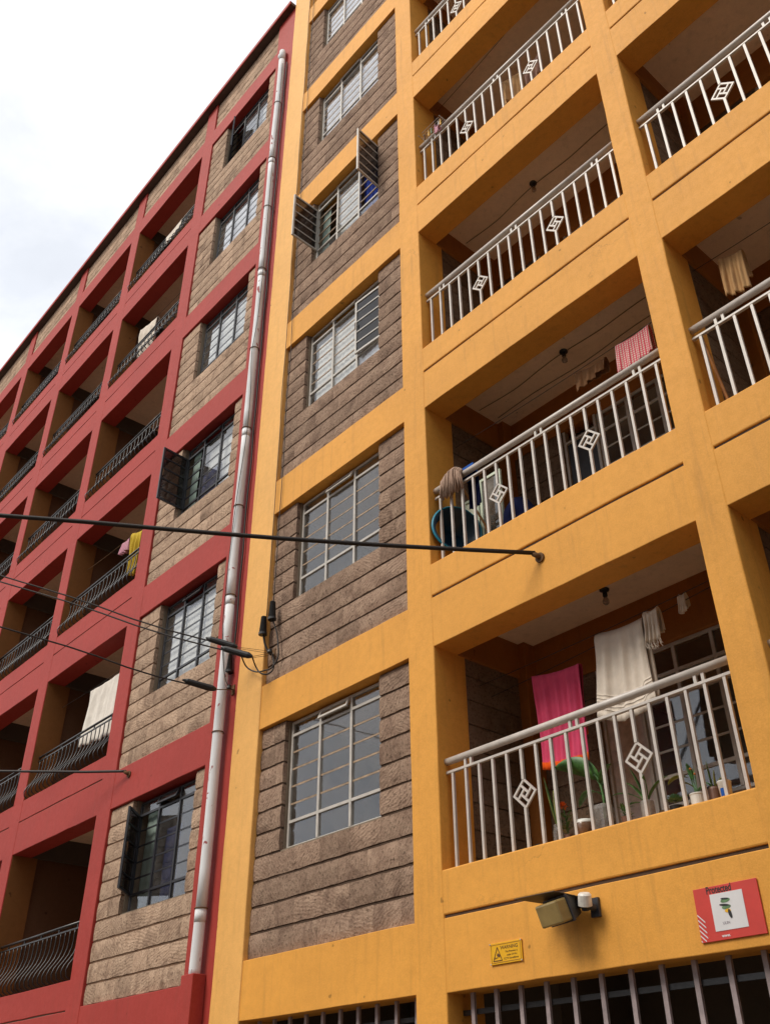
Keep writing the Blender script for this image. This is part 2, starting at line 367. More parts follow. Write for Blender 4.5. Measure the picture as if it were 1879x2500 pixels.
# ------------------------------------------------------------------ windows
def window(parent, x0, x1, z0, z1, y, mf, mb_, glassm, tr=(0.27, 1.17), lights=3, bars=4, casements={}, vent=None, seed=0, mbar=None):
    """Steel window: outer frame, mullions, two transoms, thin bars; each pane an object. casements: {light: degrees}"""
    r = random.Random(seed); f = 0.03; d = 0.03
    fr = MB(); fr.box(x0, x0 + f, y, y + d, z0, z1); fr.box(x1 - f, x1, y, y + d, z0, z1); fr.box(x0 + f, x1 - f, y, y + d, z0, z0 + f); fr.box(x0 + f, x1 - f, y, y + d, z1 - f, z1)
    w = fr.build('window', mf, parent, bevel=0.003, seg=1)
    lw = (x1 - x0) / lights; za, zb = z0 + tr[0], z0 + tr[1]
    for i in range(1, lights):
        MB().box(x0 + i * lw - 0.016, x0 + i * lw + 0.016, y - 0.004, y + d + 0.002, z0 + f, z1 - f).build('mullion', mf, w)
    for zz in (za, zb):
        MB().box(x0 + f, x1 - f, y - 0.002, y + d - 0.004, zz - 0.014, zz + 0.014).build('transom', mf, w)
    unit = mesh_only(MB().box(-.5, .5, -.5, .5, -.5, .5), glassm)
    barm = mesh_only(MB().box(-.5, .5, -.5, .5, -.5, .5), mb_)
    sp = (zb - za) / (bars + 1)
    for i in range(lights):
        a, b = x0 + i * lw + 0.017, x0 + (i + 1) * lw - 0.017
        cells = [(z0 + f * .6, za - 0.012, 0)] + [(za + 0.012 + k * sp, za - 0.0 + (k + 1) * sp - 0.004, 1) for k in range(bars + 1)] + [(zb + 0.012, z1 - f * .6, 2)]
        for k in range(1, bars + 1):
            inst('glazing_bar', barm, ((a + b) / 2, y + d / 2 + 0.004, za + k * sp), w, (b - a, 0.014, 0.018))
        deg = casements.get(i)
        if deg:
            hinge_left = deg > 0; hx = a if hinge_left else b; s = 1 if hinge_left else -1; ang = math.radians(abs(deg))
            ux, uy = s * math.cos(ang), -math.sin(ang); cwid = b - a; hy = y - 0.008
            c = MB(); px, py = -uy * 0.013, ux * 0.013
            def bar(u0, u1, q0, q1, hw=1.0):
                P = []
                for q in (q0, q1):
                    P += [(hx + ux*u0 - px*hw, hy + uy*u0 - py*hw, q), (hx + ux*u1 - px*hw, hy + uy*u1 - py*hw, q), (hx + ux*u1 + px*hw, hy + uy*u1 + py*hw, q), (hx + ux*u0 + px*hw, hy + uy*u0 + py*hw, q)]
                c.hexa(P)
            bar(0, 0.028, za, zb); bar(cwid - 0.028, cwid, za, zb); bar(0.028, cwid - 0.028, za, za + 0.028); bar(0.028, cwid - 0.028, zb - 0.028, zb)
            for k in range(1, bars + 1): bar(0.028, cwid - 0.028, za + k * sp - 0.009, za + k * sp + 0.009, 0.8)
            c.build('casement', mf, w)
            h_ = MB().tube([(hx + ux*(cwid-.03) + px*2.5, hy + uy*(cwid-.03) + py*2.5, (za+zb)/2 + t_) for t_ in (-.06, 0, .06)], 0.007, 6); h_.build('handle', M_hook, w)
            pm = mesh_only(MB().box(-.5, .5, -.5, .5, -.5, .5), M_smoke)
            for k in range(bars + 1):
                q0, q1 = za + k * sp + .01, za + (k + 1) * sp - .01
                inst('pane', pm, (hx + ux * cwid / 2, hy + uy * cwid / 2, (q0 + q1) / 2), w, (cwid - .05, 0.004, q1 - q0), (0, 0, math.atan2(uy, ux)))
        for (q0, q1, row) in cells:
            if row == 1 and deg: continue
            if row == 2 and vent == i: continue
            inst('pane', unit, ((a + b) / 2, y + d / 2, (q0 + q1) / 2), w, (b - a, 0.004, q1 - q0), (math.radians(r.uniform(-.35, .35)), 0, math.radians(r.uniform(-.35, .35))))
    if vent is not None:
        a, b = x0 + vent * lw + 0.017, x0 + (vent + 1) * lw - 0.017; an = math.radians(24); hgt = z1 - f - zb - 0.012
        c = MB(); zt = z1 - f * .8; yy = y - .006
        def vb(u0, u1, s0, s1):
            P = []
            for s_ in (s1, s0):
                for (u, o_) in ((u0, -.010), (u1, -.010), (u1, .010), (u0, .010)):
                    P.append((u, yy - math.sin(an) * s_ + o_ * math.cos(an), zt - math.cos(an) * s_ + o_ * -math.sin(an)))
            c.hexa(P)
        vb(a, a + .024, 0, hgt); vb(b - .024, b, 0, hgt); vb(a + .024, b - .024, 0, .024); vb(a + .024, b - .024, hgt - .03, hgt)
        c.build('vent_sash', mf, w)
        inst('pane', unit, ((a + b) / 2, yy - math.sin(an) * hgt / 2, zt - math.cos(an) * hgt / 2), w, (b - a - .04, 0.004, hgt - .04), (-an, 0, 0))
    return w
def curtain_or_reflection(w, x0, x1, z0, z1, y, m, seed=0, amp=0.004, sag=0.0):  # real curtains, and pale sheets standing in for sky reflected in panes
    r = random.Random(seed); ph = r.uniform(0, 6); fq = r.uniform(7, 11) * (x1 - x0) / 0.5
    def fn(u, v):
        return (x0 + (x1 - x0) * u + 0.01 * math.sin(5 * v + ph), y + amp * math.sin(fq * u * 3 + ph + 0.6 * v) * (0.5 + 0.5 * v), z1 - (z1 - z0) * v - sag * math.sin(math.pi * u) * v)
    return MB().grid(fn, 90, 8).build('curtain_or_reflection', m, w, smooth=True, solid=0.003)
M_curW_refl = cloth('white_curtain_and_reflection', (0.88, 0.86, 0.81), wrinkle=0.03); M_curG = cloth('grey_curtain', (0.40, 0.38, 0.40), wrinkle=0.03); M_curB = cloth('blue_curtain', (0.02, 0.05, 0.30), wrinkle=0.03); M_curT = cloth('pale_green_curtain', (0.26, 0.33, 0.29), wrinkle=0.03)
M_curL_refl = cloth('lilac_curtain_and_reflection', (0.83, 0.81, 0.86), wrinkle=0.03); M_curN = cloth('navy_curtain', (0.02, 0.03, 0.10), wrinkle=0.03)

# ================================================================== YELLOW BUILDING
H = 2.8
yb = thing('apartment_building', 'tall yellow apartment block with cream balcony railings and grey stone window bays', 'building', (3.0, 4.5, -Z0), 'apartment blocks')
TOP = 18.1
def col(x0, x1, z0, z1, m, parent, y0=-0.004, y1=0.40):
    return MB().wavy(x0, x1, y0, y1, z0, z1).build('column', m, parent, bevel=0.012)
col(-2.93, -2.423, -Z0 + .12, TOP, M_pale, yb, -0.012)
XC = [(0, 0.341), (3.104, 3.370), (6.133, 6.40), (8.82, 9.16)]
for a, b in XC: col(a, b, -Z0 + .12, TOP, M_yel, yb)
NF = 6
E_ = 0.03
for (xa, xb) in ((-2.423, 0), (6.40, 8.82)):
    MB().wavy(xa - E_, xb + E_, 0, 0.30, -0.858, -0.347).build('beam', M_yel, yb, bevel=0.005)
    for n in range(1, NF + 1):
        z1 = -0.347 + H * n; MB().wavy(xa - E_, xb + E_, 0, 0.30, 1.948 + H * (n - 1), z1).build('beam', M_yel, yb, bevel=0.005)
for (xa, xb) in ((0.341, 3.104), (3.370, 6.133)):
    for n in range(1, NF + 2):
        zf = H * (n - 1)
        MB().wavy(xa - E_, xb + E_, 0, 0.30, (1.943 - H if n > 1 else -0.875) + zf, -0.361 + zf).build('beam', M_yel, yb, bevel=0.006)
        MB().box(xa + .002, xb - .002, 0.014, 0.06, -0.366 + zf, -0.332 + zf).build('groove_shade', M_mortar, yb)  # dark strip added so the groove reads as shaded
        MB().wavy(xa - E_, xb + E_, 0, 0.30, -0.337 + zf, 0.0 + zf).build('parapet_wall', M_yel, yb, bevel=0.012)
# floor slabs (their undersides are the balcony ceilings)
for n in range(1, NF + 2):
    zf = H * (n - 1)
    MB().box(-2.9, 9.1, 0.10, 9.0, -0.50 + zf, -0.33 + zf).build('floor_slab', M_ceil, yb)
MB().box(-2.93, 9.16, 0.02, 9.0, TOP - .02, TOP + .14).build('roof_slab', M_slab, yb)
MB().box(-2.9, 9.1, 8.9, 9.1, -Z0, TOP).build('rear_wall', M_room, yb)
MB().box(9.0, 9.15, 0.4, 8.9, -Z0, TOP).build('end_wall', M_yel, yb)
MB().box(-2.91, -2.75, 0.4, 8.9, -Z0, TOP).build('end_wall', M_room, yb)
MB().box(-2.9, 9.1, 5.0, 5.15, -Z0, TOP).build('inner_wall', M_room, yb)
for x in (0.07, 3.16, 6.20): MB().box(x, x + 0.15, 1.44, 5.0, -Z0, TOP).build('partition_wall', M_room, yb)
MB().box(-2.7, 9.0, 2.4, 2.5, -Z0, -0.5).build('shop_back_wall', M_room, yb)

# stone panels with windows
WX0, WX1, WZ0, WZ1 = -2.0, -0.475, 0.60, 1.93
def courses(b, s, t, nlow, nup):
    return [(b + (s - b) * i / nlow, b + (s - b) * (i + 1) / nlow) for i in range(nlow)] + [(s + (t - s) * i / nup, s + (t - s) * (i + 1) / nup) for i in range(nup)]
ywin = {1: dict(vent=1), 2: dict(vent=1), 3: dict(casements={2: -4}, vent=1), 4: dict(casements={0: 88, 2: -96}, vent=1), 5: dict(vent=1), 6: dict()}
for n in range(1, NF + 1):
    zf = H * (n - 1); b, t = -0.347 + zf, 1.948 + zf
    bk = MB(); bk.box(-2.43, 0.01, 0.063, 0.23, b - .05, WZ0 - 0.012 + zf); bk.box(-2.43, WX0 - .004, 0.063, 0.23, WZ0 - 0.012 + zf, t + .05); bk.box(WX1 + .004, 0.01, 0.063, 0.23, WZ0 - 0.012 + zf, t + .05)
    wall = bk.build('infill_wall', M_mortar, yb)
    lay(wall, BV_Y, -2.423, 0.0, courses(b, WZ0 + zf, t, 4, 6), 0.046, (WX0, WX1, WZ0 + zf, t), seed=n)
    # rendered reveal around the opening
    rv = MB(); rv.box(WX0 - .004, WX0 + .012, 0.10, 0.24, WZ0 + zf, t); rv.box(WX1 - .012, WX1 + .004, 0.10, 0.24, WZ0 + zf, t); rv.box(WX0, WX1, 0.07, 0.24, WZ0 - .012 + zf, WZ0 + .006 + zf)
    rv.build('window_reveal', M_slab, yb)
    w = window(yb, WX0 + .012, WX1 - .012, WZ0 + .008 + zf, WZ1 + zf, 0.125, M_frame, M_bar, M_glass, seed=n, **ywin[n])
    if n == 5: curtain_or_reflection(w, -1.93, -.52, .66 + zf, 1.72 + zf, .178, M_curL_refl, 5)  # pale sheet lifts the panes in place of sky reflection
    if n == 4:
        curtain_or_reflection(w, -1.50, -1.0, .66 + zf, 1.70 + zf, .178, M_curW_refl, 4); curtain_or_reflection(w, -1.97, -1.78, .66 + zf, 1.8 + zf, .22, M_curT, 3); curtain_or_reflection(w, -1.0, -.5, .64 + zf, 1.8 + zf, .24, M_curB, 2, 0.03)
    if n == 3:
        curtain_or_reflection(w, -1.88, -1.0, .66 + zf, 1.70 + zf, .178, M_curW_refl, 8); curtain_or_reflection(w, -1.0, -.5, .66 + zf, 1.72 + zf, .178, M_curL_refl, 9)  # pale sheets here imitate bright sky reflected in the glass
    if n == 6: curtain_or_reflection(w, -1.95, -.5, .66 + zf, 1.72 + zf, .178, M_curL_refl, 6)
# the further window bay round the corner of the frame (plain)
for n in range(1, NF + 1):
    zf = H * (n - 1)
    MB().box(6.36, 8.86, 0.05, 0.2, -.36 + zf, 1.96 + zf).build('infill_wall', M_stoneY, yb)

# balcony rooms
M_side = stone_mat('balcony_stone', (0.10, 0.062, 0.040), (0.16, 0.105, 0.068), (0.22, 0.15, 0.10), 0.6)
M_door = plain('grey_door_paint', (0.62, 0.54, 0.51), 0.5)
for bi, (xa, xb) in enumerate(((0.341, 3.104), (3.370, 6.133))):
    for n in range(1, NF + 1):
        zf = H * (n - 1); f0, c0 = -0.33 + zf, 2.30 + zf
        if bi == 1 and n > 4: continue
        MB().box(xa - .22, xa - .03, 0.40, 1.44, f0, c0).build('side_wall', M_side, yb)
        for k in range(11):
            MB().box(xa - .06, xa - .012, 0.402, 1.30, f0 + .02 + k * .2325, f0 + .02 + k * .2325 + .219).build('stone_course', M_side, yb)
        MB().box(xa - .20, xa + .02, 0.302, 1.30, 1.943 + zf, c0 + .01).build('side_beam', M_yel_shade, yb, bevel=.008)
        MB().box(xa - .16, xa + .10, 1.14, 1.42, f0, c0).build('corner_column', M_yel_shade, yb, bevel=.008)
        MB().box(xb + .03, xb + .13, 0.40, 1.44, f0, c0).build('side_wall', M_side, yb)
        MB().box(xa + .10, xb + .03, 1.285, 1.44, 1.80 + zf, c0).build('lintel', M_yel_shade, yb, bevel=.006)
        bw = MB(); bw.box(xa + .10, xa + .78, 1.30, 1.43, f0, 1.80 + zf); bw.box(xa + 1.22, xb + .03, 1.30, 1.43, f0, .42 + zf)
        bw.build('back_wall', M_side, yb)
        for k in range(9):
            MB().box(xa + .102, xa + .778, 1.288, 1.31, f0 + .02 + k * .2325, f0 + .02 + k * .2325 + .219).build('stone_course', M_side, yb)
        dr = MB().box(xa + .80, xa + 1.20, 1.335, 1.375, f0, 1.62 + zf).build('door', M_door if (bi == 0 and n == 1) else M_dkframe, yb)
        fm = MB(); fm.box(xa + .78, xa + .81, 1.31, 1.37, f0, 1.80 + zf); fm.box(xa + 1.19, xa + 1.22, 1.31, 1.37, f0, 1.80 + zf); fm.box(xa + .81, xa + 1.19, 1.31, 1.37, 1.62 + zf, 1.65 + zf)
        fm.build('door_frame', M_frame, yb)
        window(yb, xa + 1.225, xb - .02, .425 + zf, 1.80 + zf, 1.33, M_frame, M_frame, M_glass, tr=(.25, 1.12), lights=4, bars=3, seed=40 + n + bi * 10)

# railings
def yrail(xa, xb, zf):
    o = MB().tube([(xa, .10, .89 + zf), ((xa+xb)/2, .10, .89 + zf), (xb, .10, .89 + zf)], .031, 14).build('railing', M_white, yb, smooth=True)
    MB().box(xa, xb, .086, .114, .782 + zf, .806 + zf).build('lower_rail', M_white, o, bevel=.003, seg=1)
    me_b = BAL; x = xa + .073; k = 0
    while x < xb - .05:
        if k in (5, 12):
            inst('baluster', STUB_T, (x, .10, .66 + zf), o); inst('baluster', STUB_B, (x, .10, .165 + zf), o)
            inst('diamond_ornament', DIA if (k + int(round(zf / H))) % 2 else DIA2, (x + .004, .10, .428 + zf), o)
        else: inst('baluster', me_b, (x, .10, .391 + zf), o)
        x += .1527; k += 1
    for px in (.225, .290, 1.347, 1.414, 2.454, 2.516):
        inst('post', POST, (xa + px, .10, .832 + zf), o)
    return o
q = .0115
BAL = mesh_only(MB().box(-q, q, -q, q, -.391, .391), M_white)
STUB_T = mesh_only(MB().box(-q, q, -q, q, -.122, .122), M_white); STUB_B = mesh_only(MB().box(-q, q, -q, q, -.165, .155), M_white)
POST = mesh_only(MB().box(-q, q, -q, q, -.026, .032), M_white)
def diamond(flip):
    mb = MB(); s = .108 / math.sqrt(2) * 1.0; t = .0085; dd = .008
    def seg(a0, b0, a1, b1):
        (x0, x1), (z0, z1) = sorted((a0, a1)), sorted((b0, b1))
        P = []
        for z in (z0 - t, z1 + t):
            for (x, y) in ((x0 - t, -dd), (x1 + t, -dd), (x1 + t, dd), (x0 - t, dd)):
                X = x if not flip else -x
                P.append(((X - z) * .7071, y, (X + z) * .7071))
        mb.hexa(P)
    c = s / 3
    for (a0, b0, a1, b1) in ((-s, -s, s, -s), (-s, s, s, s)): seg(a0, b0, a1, b1)
    for xx in (-s, s): seg(xx, -s + 2*t, xx, s - 2*t)
    seg(-c, -s + 2*t, -c, c); seg(-s + 2*t, c + .0, -c - 2*t, c); seg(-c + 2*t, c, c - 2*t, c) ; seg(c, -c, c, s - 2*t); seg(c + 2*t, -c, s - 2*t, -c); seg(-c + 2*t, -c, c - 2*t, -c)
    return mesh_only(mb, M_white)
DIA = diamond(False); DIA2 = diamond(True)
for n in range(1, 7): yrail(.341, 3.104, H * (n - 1))
for n in range(1, 5): yrail(3.370, 6.133, H * (n - 1))

# ground floor grilles
gm = mesh_only(MB().box(-.017, .017, -.012, .012, -1.2, 1.2), plain('mauve_grille_paint', (0.36, 0.29, 0.29), 0.5))
for (xa, xb) in ((.341, 3.104), (3.370, 6.133), (-2.423, 0)):
    gr = MB().box(xa, xb, .16, .19, -1.02, -.985).build('security_grille', M_iron, yb)
    MB().box(xa, xb, .16, .19, -3.1, -3.06).build('bottom_rail', M_iron, gr)
    x = xa + .13
    while x < xb: inst('bar', gm, (x, .145, -2.06), gr); x += .239

# ================================================================== RED BUILDING
HR = 2.7936
rb = thing('apartment_building', 'brick-red apartment block with tan stone bays and curved black balcony railings', 'building', (-12.0, 4.5, -Z0), 'apartment blocks')
PT = 17.24
MB().wavy(-3.5, -2.934, 0, 0.40, -Z0 + .12, PT).build('column', M_red, rb, bevel=.008)
RC = [(-6.186, -5.80)] + [(-6.186 - 3.1 * k, -5.80 - 3.1 * k) for k in range(1, 6)]
RC[1] = (-9.286, -8.910)
for a, b in RC:
    MB().wavy(a, b, -.004, .40, -Z0 + .12, PT).build('column', M_red, rb, bevel=.010)
BAYS = [(RC[k + 1][1], RC[k][0]) for k in range(5)]
for n in range(1, 7):
    zf = HR * (n - 1)
    lo = 1.833 - HR if n > 1 else -1.0
    MB().wavy(-5.80 - E_, -3.5 + E_, 0, .30, lo + zf, -.45 + zf).build('beam', M_red, rb, bevel=.008)
    for (xa, xb) in BAYS:
        lo2 = 1.842 - HR if n > 1 else -1.0
        MB().wavy(xa - E_, xb + E_, 0, .30, lo2 + zf, -.474 + zf).build('beam', M_red, rb, bevel=.008)
        MB().box(xa + .002, xb - .002, .010, .06, -.478 + zf, -.456 + zf).build('groove_shade', M_mortar, rb)  # added dark strip standing for shade in the red groove
        MB().wavy(xa - E_, xb + E_, 0, .30, -.460 + zf, -.133 + zf).build('parapet_wall', M_red, rb, bevel=.008)
zt = HR * 5
MB().wavy(-5.80 - E_, -3.5 + E_, 0, .30, 1.833 + zt, 2.3436 + zt).build('beam', M_red, rb, bevel=.008)
for (xa, xb) in BAYS: MB().wavy(xa - E_, xb + E_, 0, .30, 1.842 + zt, 2.3436 + zt).build('beam', M_red, rb, bevel=.008)
for n in range(1, 8):
    MB().box(-21.9, -2.96, .10, 9.0, -.62 + HR * (n - 1), -.45 + HR * (n - 1)).build('floor_slab', M_ceil, rb)
MB().box(-22.0, -2.95, -.115, 9.0, PT + .002, PT + .085).build('roof_coping', plain('shaded_coping', (.075, .045, .035), .6), rb)  # dark brown stands for shade on the underside of the overhang
MB().box(-22.0, -2.95, -.135, -.116, PT - .012, PT + .095).build('fascia', M_red, rb, bevel=.004)
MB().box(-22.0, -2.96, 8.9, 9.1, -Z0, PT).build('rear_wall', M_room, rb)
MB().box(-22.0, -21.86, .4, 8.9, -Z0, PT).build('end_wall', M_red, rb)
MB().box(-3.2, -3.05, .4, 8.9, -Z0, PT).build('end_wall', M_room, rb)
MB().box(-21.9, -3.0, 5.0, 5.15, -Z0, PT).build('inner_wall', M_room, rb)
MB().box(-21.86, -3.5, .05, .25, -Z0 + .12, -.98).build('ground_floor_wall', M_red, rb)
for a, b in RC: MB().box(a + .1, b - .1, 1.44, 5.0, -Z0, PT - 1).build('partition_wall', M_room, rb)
# window bay
QX0, QX1, QZ0, QZ1 = -5.235, -3.73, 0.475, 1.815
rwin = {1: dict(casements={0: 44}, vent=1), 2: dict(vent=1), 3: dict(casements={0: 84}, vent=1), 4: dict(), 5: dict(), 6: dict(casements={0: 27})}
for n in range(1, 7):
    zf = HR * (n - 1); b, t = -.45 + zf, 1.833 + zf
    bk = MB(); bk.box(-5.81, -3.49, .045, .23, b - .05, QZ0 - .012 + zf); bk.box(-5.81, QX0 - .004, .045, .23, QZ0 - .012 + zf, t + .05); bk.box(QX1 + .004, -3.49, .045, .23, QZ0 - .012 + zf, t + .05)
    wall = bk.build('infill_wall', M_mortarR, rb)
    lay(wall, BV_R, -5.80, -3.5, courses(b, QZ0 + zf, t, 4, 6), .030, (QX0, QX1, QZ0 + zf, t), seed=50 + n, hgap=.015)
    rv = MB(); rv.box(QX0 - .004, QX0 + .012, .09, .26, QZ0 + zf, t); rv.box(QX1 - .012, QX1 + .004, .09, .26, QZ0 + zf, t); rv.box(QX0, QX1, .06, .26, QZ0 - .012 + zf, QZ0 + .006 + zf)
    rv.build('window_reveal', M_slab, rb)
    w = window(rb, QX0 + .012, QX1 - .012, QZ0 + .008 + zf, QZ1 - .01 + zf, .14, M_dkframe, M_dkframe, M_glass, tr=(.21, 1.16), seed=20 + n, **rwin[n])
    if n in (2, 4, 5): curtain_or_reflection(w, -5.08, -3.75, .52 + zf, 1.60 + zf, .20, M_curW_refl if n != 5 else M_curL_refl, 30 + n)  # pale sheets brighten these panes like reflected sky
    if n == 3: curtain_or_reflection(w, -4.25, -3.75, .52 + zf, 1.60 + zf, .24, M_curW_refl, 33); curtain_or_reflection(w, -4.72, -4.25, .9 + zf, 1.6 + zf, .25, M_curW_refl, 34); curtain_or_reflection(w, -4.9, -4.3, .52 + zf, 1.15 + zf, .23, M_curN, 35)
    if n == 3: curtain_or_reflection(w, -5.17, -4.95, .52 + zf, 1.7 + zf, .22, M_curT, 36)
    if n == 6: curtain_or_reflection(w, -4.2, -3.75, .52 + zf, 1.60 + zf, .24, M_curW_refl, 37); curtain_or_reflection(w, -4.75, -4.35, .52 + zf, 1.1 + zf, .23, M_curB, 38)
    if n == 1: curtain_or_reflection(w, -5.15, -4.9, .52 + zf, 1.7 + zf, .22, M_curT, 39); curtain_or_reflection(w, -4.7, -4.35, .52 + zf, 1.4 + zf, .26, M_curN, 41)
# parapet stone panels
zp = 2.3436 + zt
for (xa, xb) in [(-5.80, -3.5)] + BAYS[:4]:
    wall = MB().box(xa - .01, xb + .01, .045, .22, zp - .03, PT).build('infill_wall', M_mortarR, rb)
    lay(wall, BV_R, xa, xb, [(zp + .2304 * k, zp + .2304 * (k + 1)) for k in range(4)], .030, seed=int(70 - xa), hgap=.012)
# balcony rooms + wrought-iron railings
def curve_baluster():
    P = [(.115, .645), (.115, .50), (.108, .42), (.080, .33), (.030, .25), (-.020, .18), (-.045, .11), (-.030, .05), (.020, .015), (.075, .004)]
    pts = []
    for i in range(len(P) - 1):
        for s_ in (0, .5): pts.append((0, P[i][0] + (P[i+1][0] - P[i][0]) * s_, P[i][1] + (P[i+1][1] - P[i][1]) * s_))
    pts.append((0, *P[-1])); return MB().tube(pts, .0085, 6)
CB = mesh_only(curve_baluster(), M_iron, True); PST = mesh_only(MB().box(-.008, .008, -.008, .008, -.02, .02), M_iron)
for bi, (xa, xb) in enumerate(BAYS):
    for n in range(1, 7):
        zf = HR * (n - 1); f0, c0 = -.45 + zf, 2.17 + zf; ob = -.133 + zf
        if bi < 3:
            MB().box(xa - .26, xa - .03, .40, 1.44, f0, c0).build('side_wall', M_wall_shade, rb)
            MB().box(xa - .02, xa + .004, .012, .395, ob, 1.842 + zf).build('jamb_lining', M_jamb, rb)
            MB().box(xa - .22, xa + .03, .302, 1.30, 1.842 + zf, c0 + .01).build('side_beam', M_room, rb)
            MB().box(xb + .03, xb + .13, .40, 1.44, f0, c0).build('side_wall', M_wall_shade, rb)
            MB().box(xa + .03, xb + .03, 1.29, 1.44, 1.65 + zf, c0).build('lintel', M_wall_shade, rb)
            bw = MB(); bw.box(xa - .03, xa + .6, 1.30, 1.43, f0, 1.65 + zf); bw.box(xa + 1.3, xb + .03, 1.30, 1.43, f0, .4 + zf); bw.build('back_wall', M_wall_shade, rb)
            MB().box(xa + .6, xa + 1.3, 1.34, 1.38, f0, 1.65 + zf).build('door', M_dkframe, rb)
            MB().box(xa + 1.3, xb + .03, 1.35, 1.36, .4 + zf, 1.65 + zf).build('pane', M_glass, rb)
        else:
            MB().box(xa - .03, xb + .03, 1.30, 1.44, f0, c0).build('back_wall', M_wall_shade, rb)
        rl = MB().tube([(xa, .115, ob + .70), ((xa + xb) / 2, .115, ob + .70), (xb, .115, ob + .70)], .018, 8).build('railing', M_iron, rb, smooth=True)
        MB().box(xa, xb, .105, .125, ob + .628, ob + .645).build('lower_rail', M_iron, rl)
        MB().box(xa, xb, .070, .095, ob - .002, ob + .016).build('foot_rail', M_iron, rl)
        k = int((xb - xa) / .136)
        for i in range(k):
            x = xa + (xb - xa) * (i + .5) / k
            inst('baluster', CB, (x, 0, ob), rl)
        for i in range(5):
            x = xa + (xb - xa) * (i + .5) / 5
            inst('post', PST, (x, .115, ob + .664), rl)
MB().box(-3.285, -3.06, -.155, -.001, -1.6, -.395).build('pipe_chase', M_red, rb, bevel=.008)

# ================================================================== UNSEEN BLOCK ADDED ACROSS THE STREET (behind the photographer; shades the lower right)
ob_ = thing('apartment_building', 'unseen grey rendered block added across the street to shade the yellow building', 'building', (14.0, -17.0, -Z0), 'apartment blocks')
M_opp = paint('grey_render', (.20, .17, .14), .8)
MB().box(1.5, 27, -22, -12.5, -Z0, 13.5).build('wall', M_opp, ob_)
MB().box(1.3, 27.2, -22.2, -12.3, 13.502, 13.8).build('roof', M_slab, ob_)
for k in range(5):
    for i in range(8):
        x = 3 + i * 3.0; z = -1.2 + 2.9 * k
        fo = MB().box(x, x + 1.5, -12.5, -12.44, z, z + 1.3).build('window', M_dkframe, ob_)
        MB().box(x + .06, x + 1.44, -12.439, -12.43, z + .06, z + 1.24).build('pane', M_glass, fo)

ol_ = thing('apartment_building', 'unseen low brown block added across the street for darker window reflections', 'building', (-22.0, -18.0, -Z0), 'apartment blocks')
M_opl = paint('brown_render', (.16, .12, .09), .8)
MB().box(-40, -10, -22, -13.5, -Z0, 5.6).build('wall', M_opl, ol_)  # unseen block added and sized to darken reflections in the lowest windows
MB().box(-40.2, -9.8, -22.2, -13.3, 5.602, 5.8).build('roof', M_slab, ol_)
for k in range(3):
    for i in range(9):
        x = -38.5 + i * 3.1; z = -1.4 + 2.8 * k
        fo = MB().box(x, x + 1.6, -13.5, -13.44, z, z + 1.3).build('window', M_frame, ol_)
        MB().box(x + .06, x + 1.54, -13.439, -13.43, z + .06, z + 1.24).build('pane', M_smoke, fo)

# ================================================================== DOWNPIPE
dp = thing('drainpipe', 'white plastic drainpipe spattered with red paint, between the red and yellow buildings', 'pipe', (-3.14, -.085, -.4))
def px(z): return -3.145 + .010 * math.sin(z * .9) + .006 * math.sin(z * 2.3)
ZS = [-.42, .156, 3.80, 6.43, 9.6, 12.43, 15.55]
for i in range(len(ZS) - 1):
    za, zb = ZS[i], ZS[i + 1]
    MB().tube([(px(z), -.085, z) for z in [za + (zb - za) * k / 8 for k in range(9)]], .058, 20).build('pipe_length', M_pipe, dp, smooth=True)
for z in ZS[1:-1]:
    MB().tube([(px(z - .07), -.085, z - .07), (px(z + .05), -.085, z + .05)], .0605, 20).build('pipe_socket', M_pipe, dp, smooth=True)
for z in (.22, 2.1, 3.86, 5.2, 6.5, 8.0, 9.7, 11.2, 12.5, 14.1):
    c = [(px(z) + .066 * math.cos(a * math.pi / 10), -.085 + .066 * math.sin(a * math.pi / 10), z) for a in range(20)]
    MB().tube(c, .006, 6, True).build('strap', M_hook, dp)
MB().tube([(px(15.5), -.085, 15.50), (px(15.5), -.085, 15.70), (px(15.5) - .01, -.08, 15.80), (px(15.5) - .06, -.05, 15.87), (px(15.5) - .14, -.01, 15.89), (px(15.5) - .20, .05, 15.89)], .062, 18).build('elbow', M_pipe, dp, smooth=True)
MB().tube([(px(15.5) - .12, -.02, 15.885), (px(15.5) - .155, .0, 15.89)], .078, 18).build('elbow_flange', M_pipe, dp, smooth=True)

# ================================================================== CABLES
def catenary(a, b, sag, n=24):
    a, b = Vector(a), Vector(b)
    return [a.lerp(b, i / n) - Vector((0, 0, sag * 4 * (i / n) * (1 - i / n))) for i in range(n + 1)]
def wire(name, label, pts, r, m=M_cable, cat='cable', n=8, group=None):
    o = MB().tube(pts, r, n).build(name, m, None, smooth=True); return tag(o, label, cat, group)
def stay(label, hook, via, r, sag=.03):
    h, v = Vector(hook), Vector(via)
    o = thing('overhead_cable', label, 'cable', hook)
    d = (v - h); far = h + d * 3.4
    pts = [h + Vector((0, -.05, .004)) * max(0, 1 - t_ / 24 * 3.4) + (d * (t_ / 24 * 3.4)) + Vector((0, 0, -sag * math.sin(min(1, t_ / 24 * 3.4) * math.pi))) for t_ in range(25)]
    MB().tube(pts, r, 10).build('cable', M_cable, o, smooth=True)
    MB().tube([h + Vector((.012, .03, -.03)), h + Vector((.008, -.035, -.02)), h + Vector((-.015, -.062, .0))], [.020, .024, .022], 10).build('wall_hook', M_hook, o, smooth=True)
    MB().tube([h + Vector((.012, -.002, -.03)), h + Vector((.012, -.016, -.03))], .045, 14).build('wall_plate', M_hook, o)
    return pts[-1]
e1 = stay('thick black cable hooked to the yellow beam below the second balcony', (1.647, 0, 2.309), (-.672, -3, 2.533), .019)
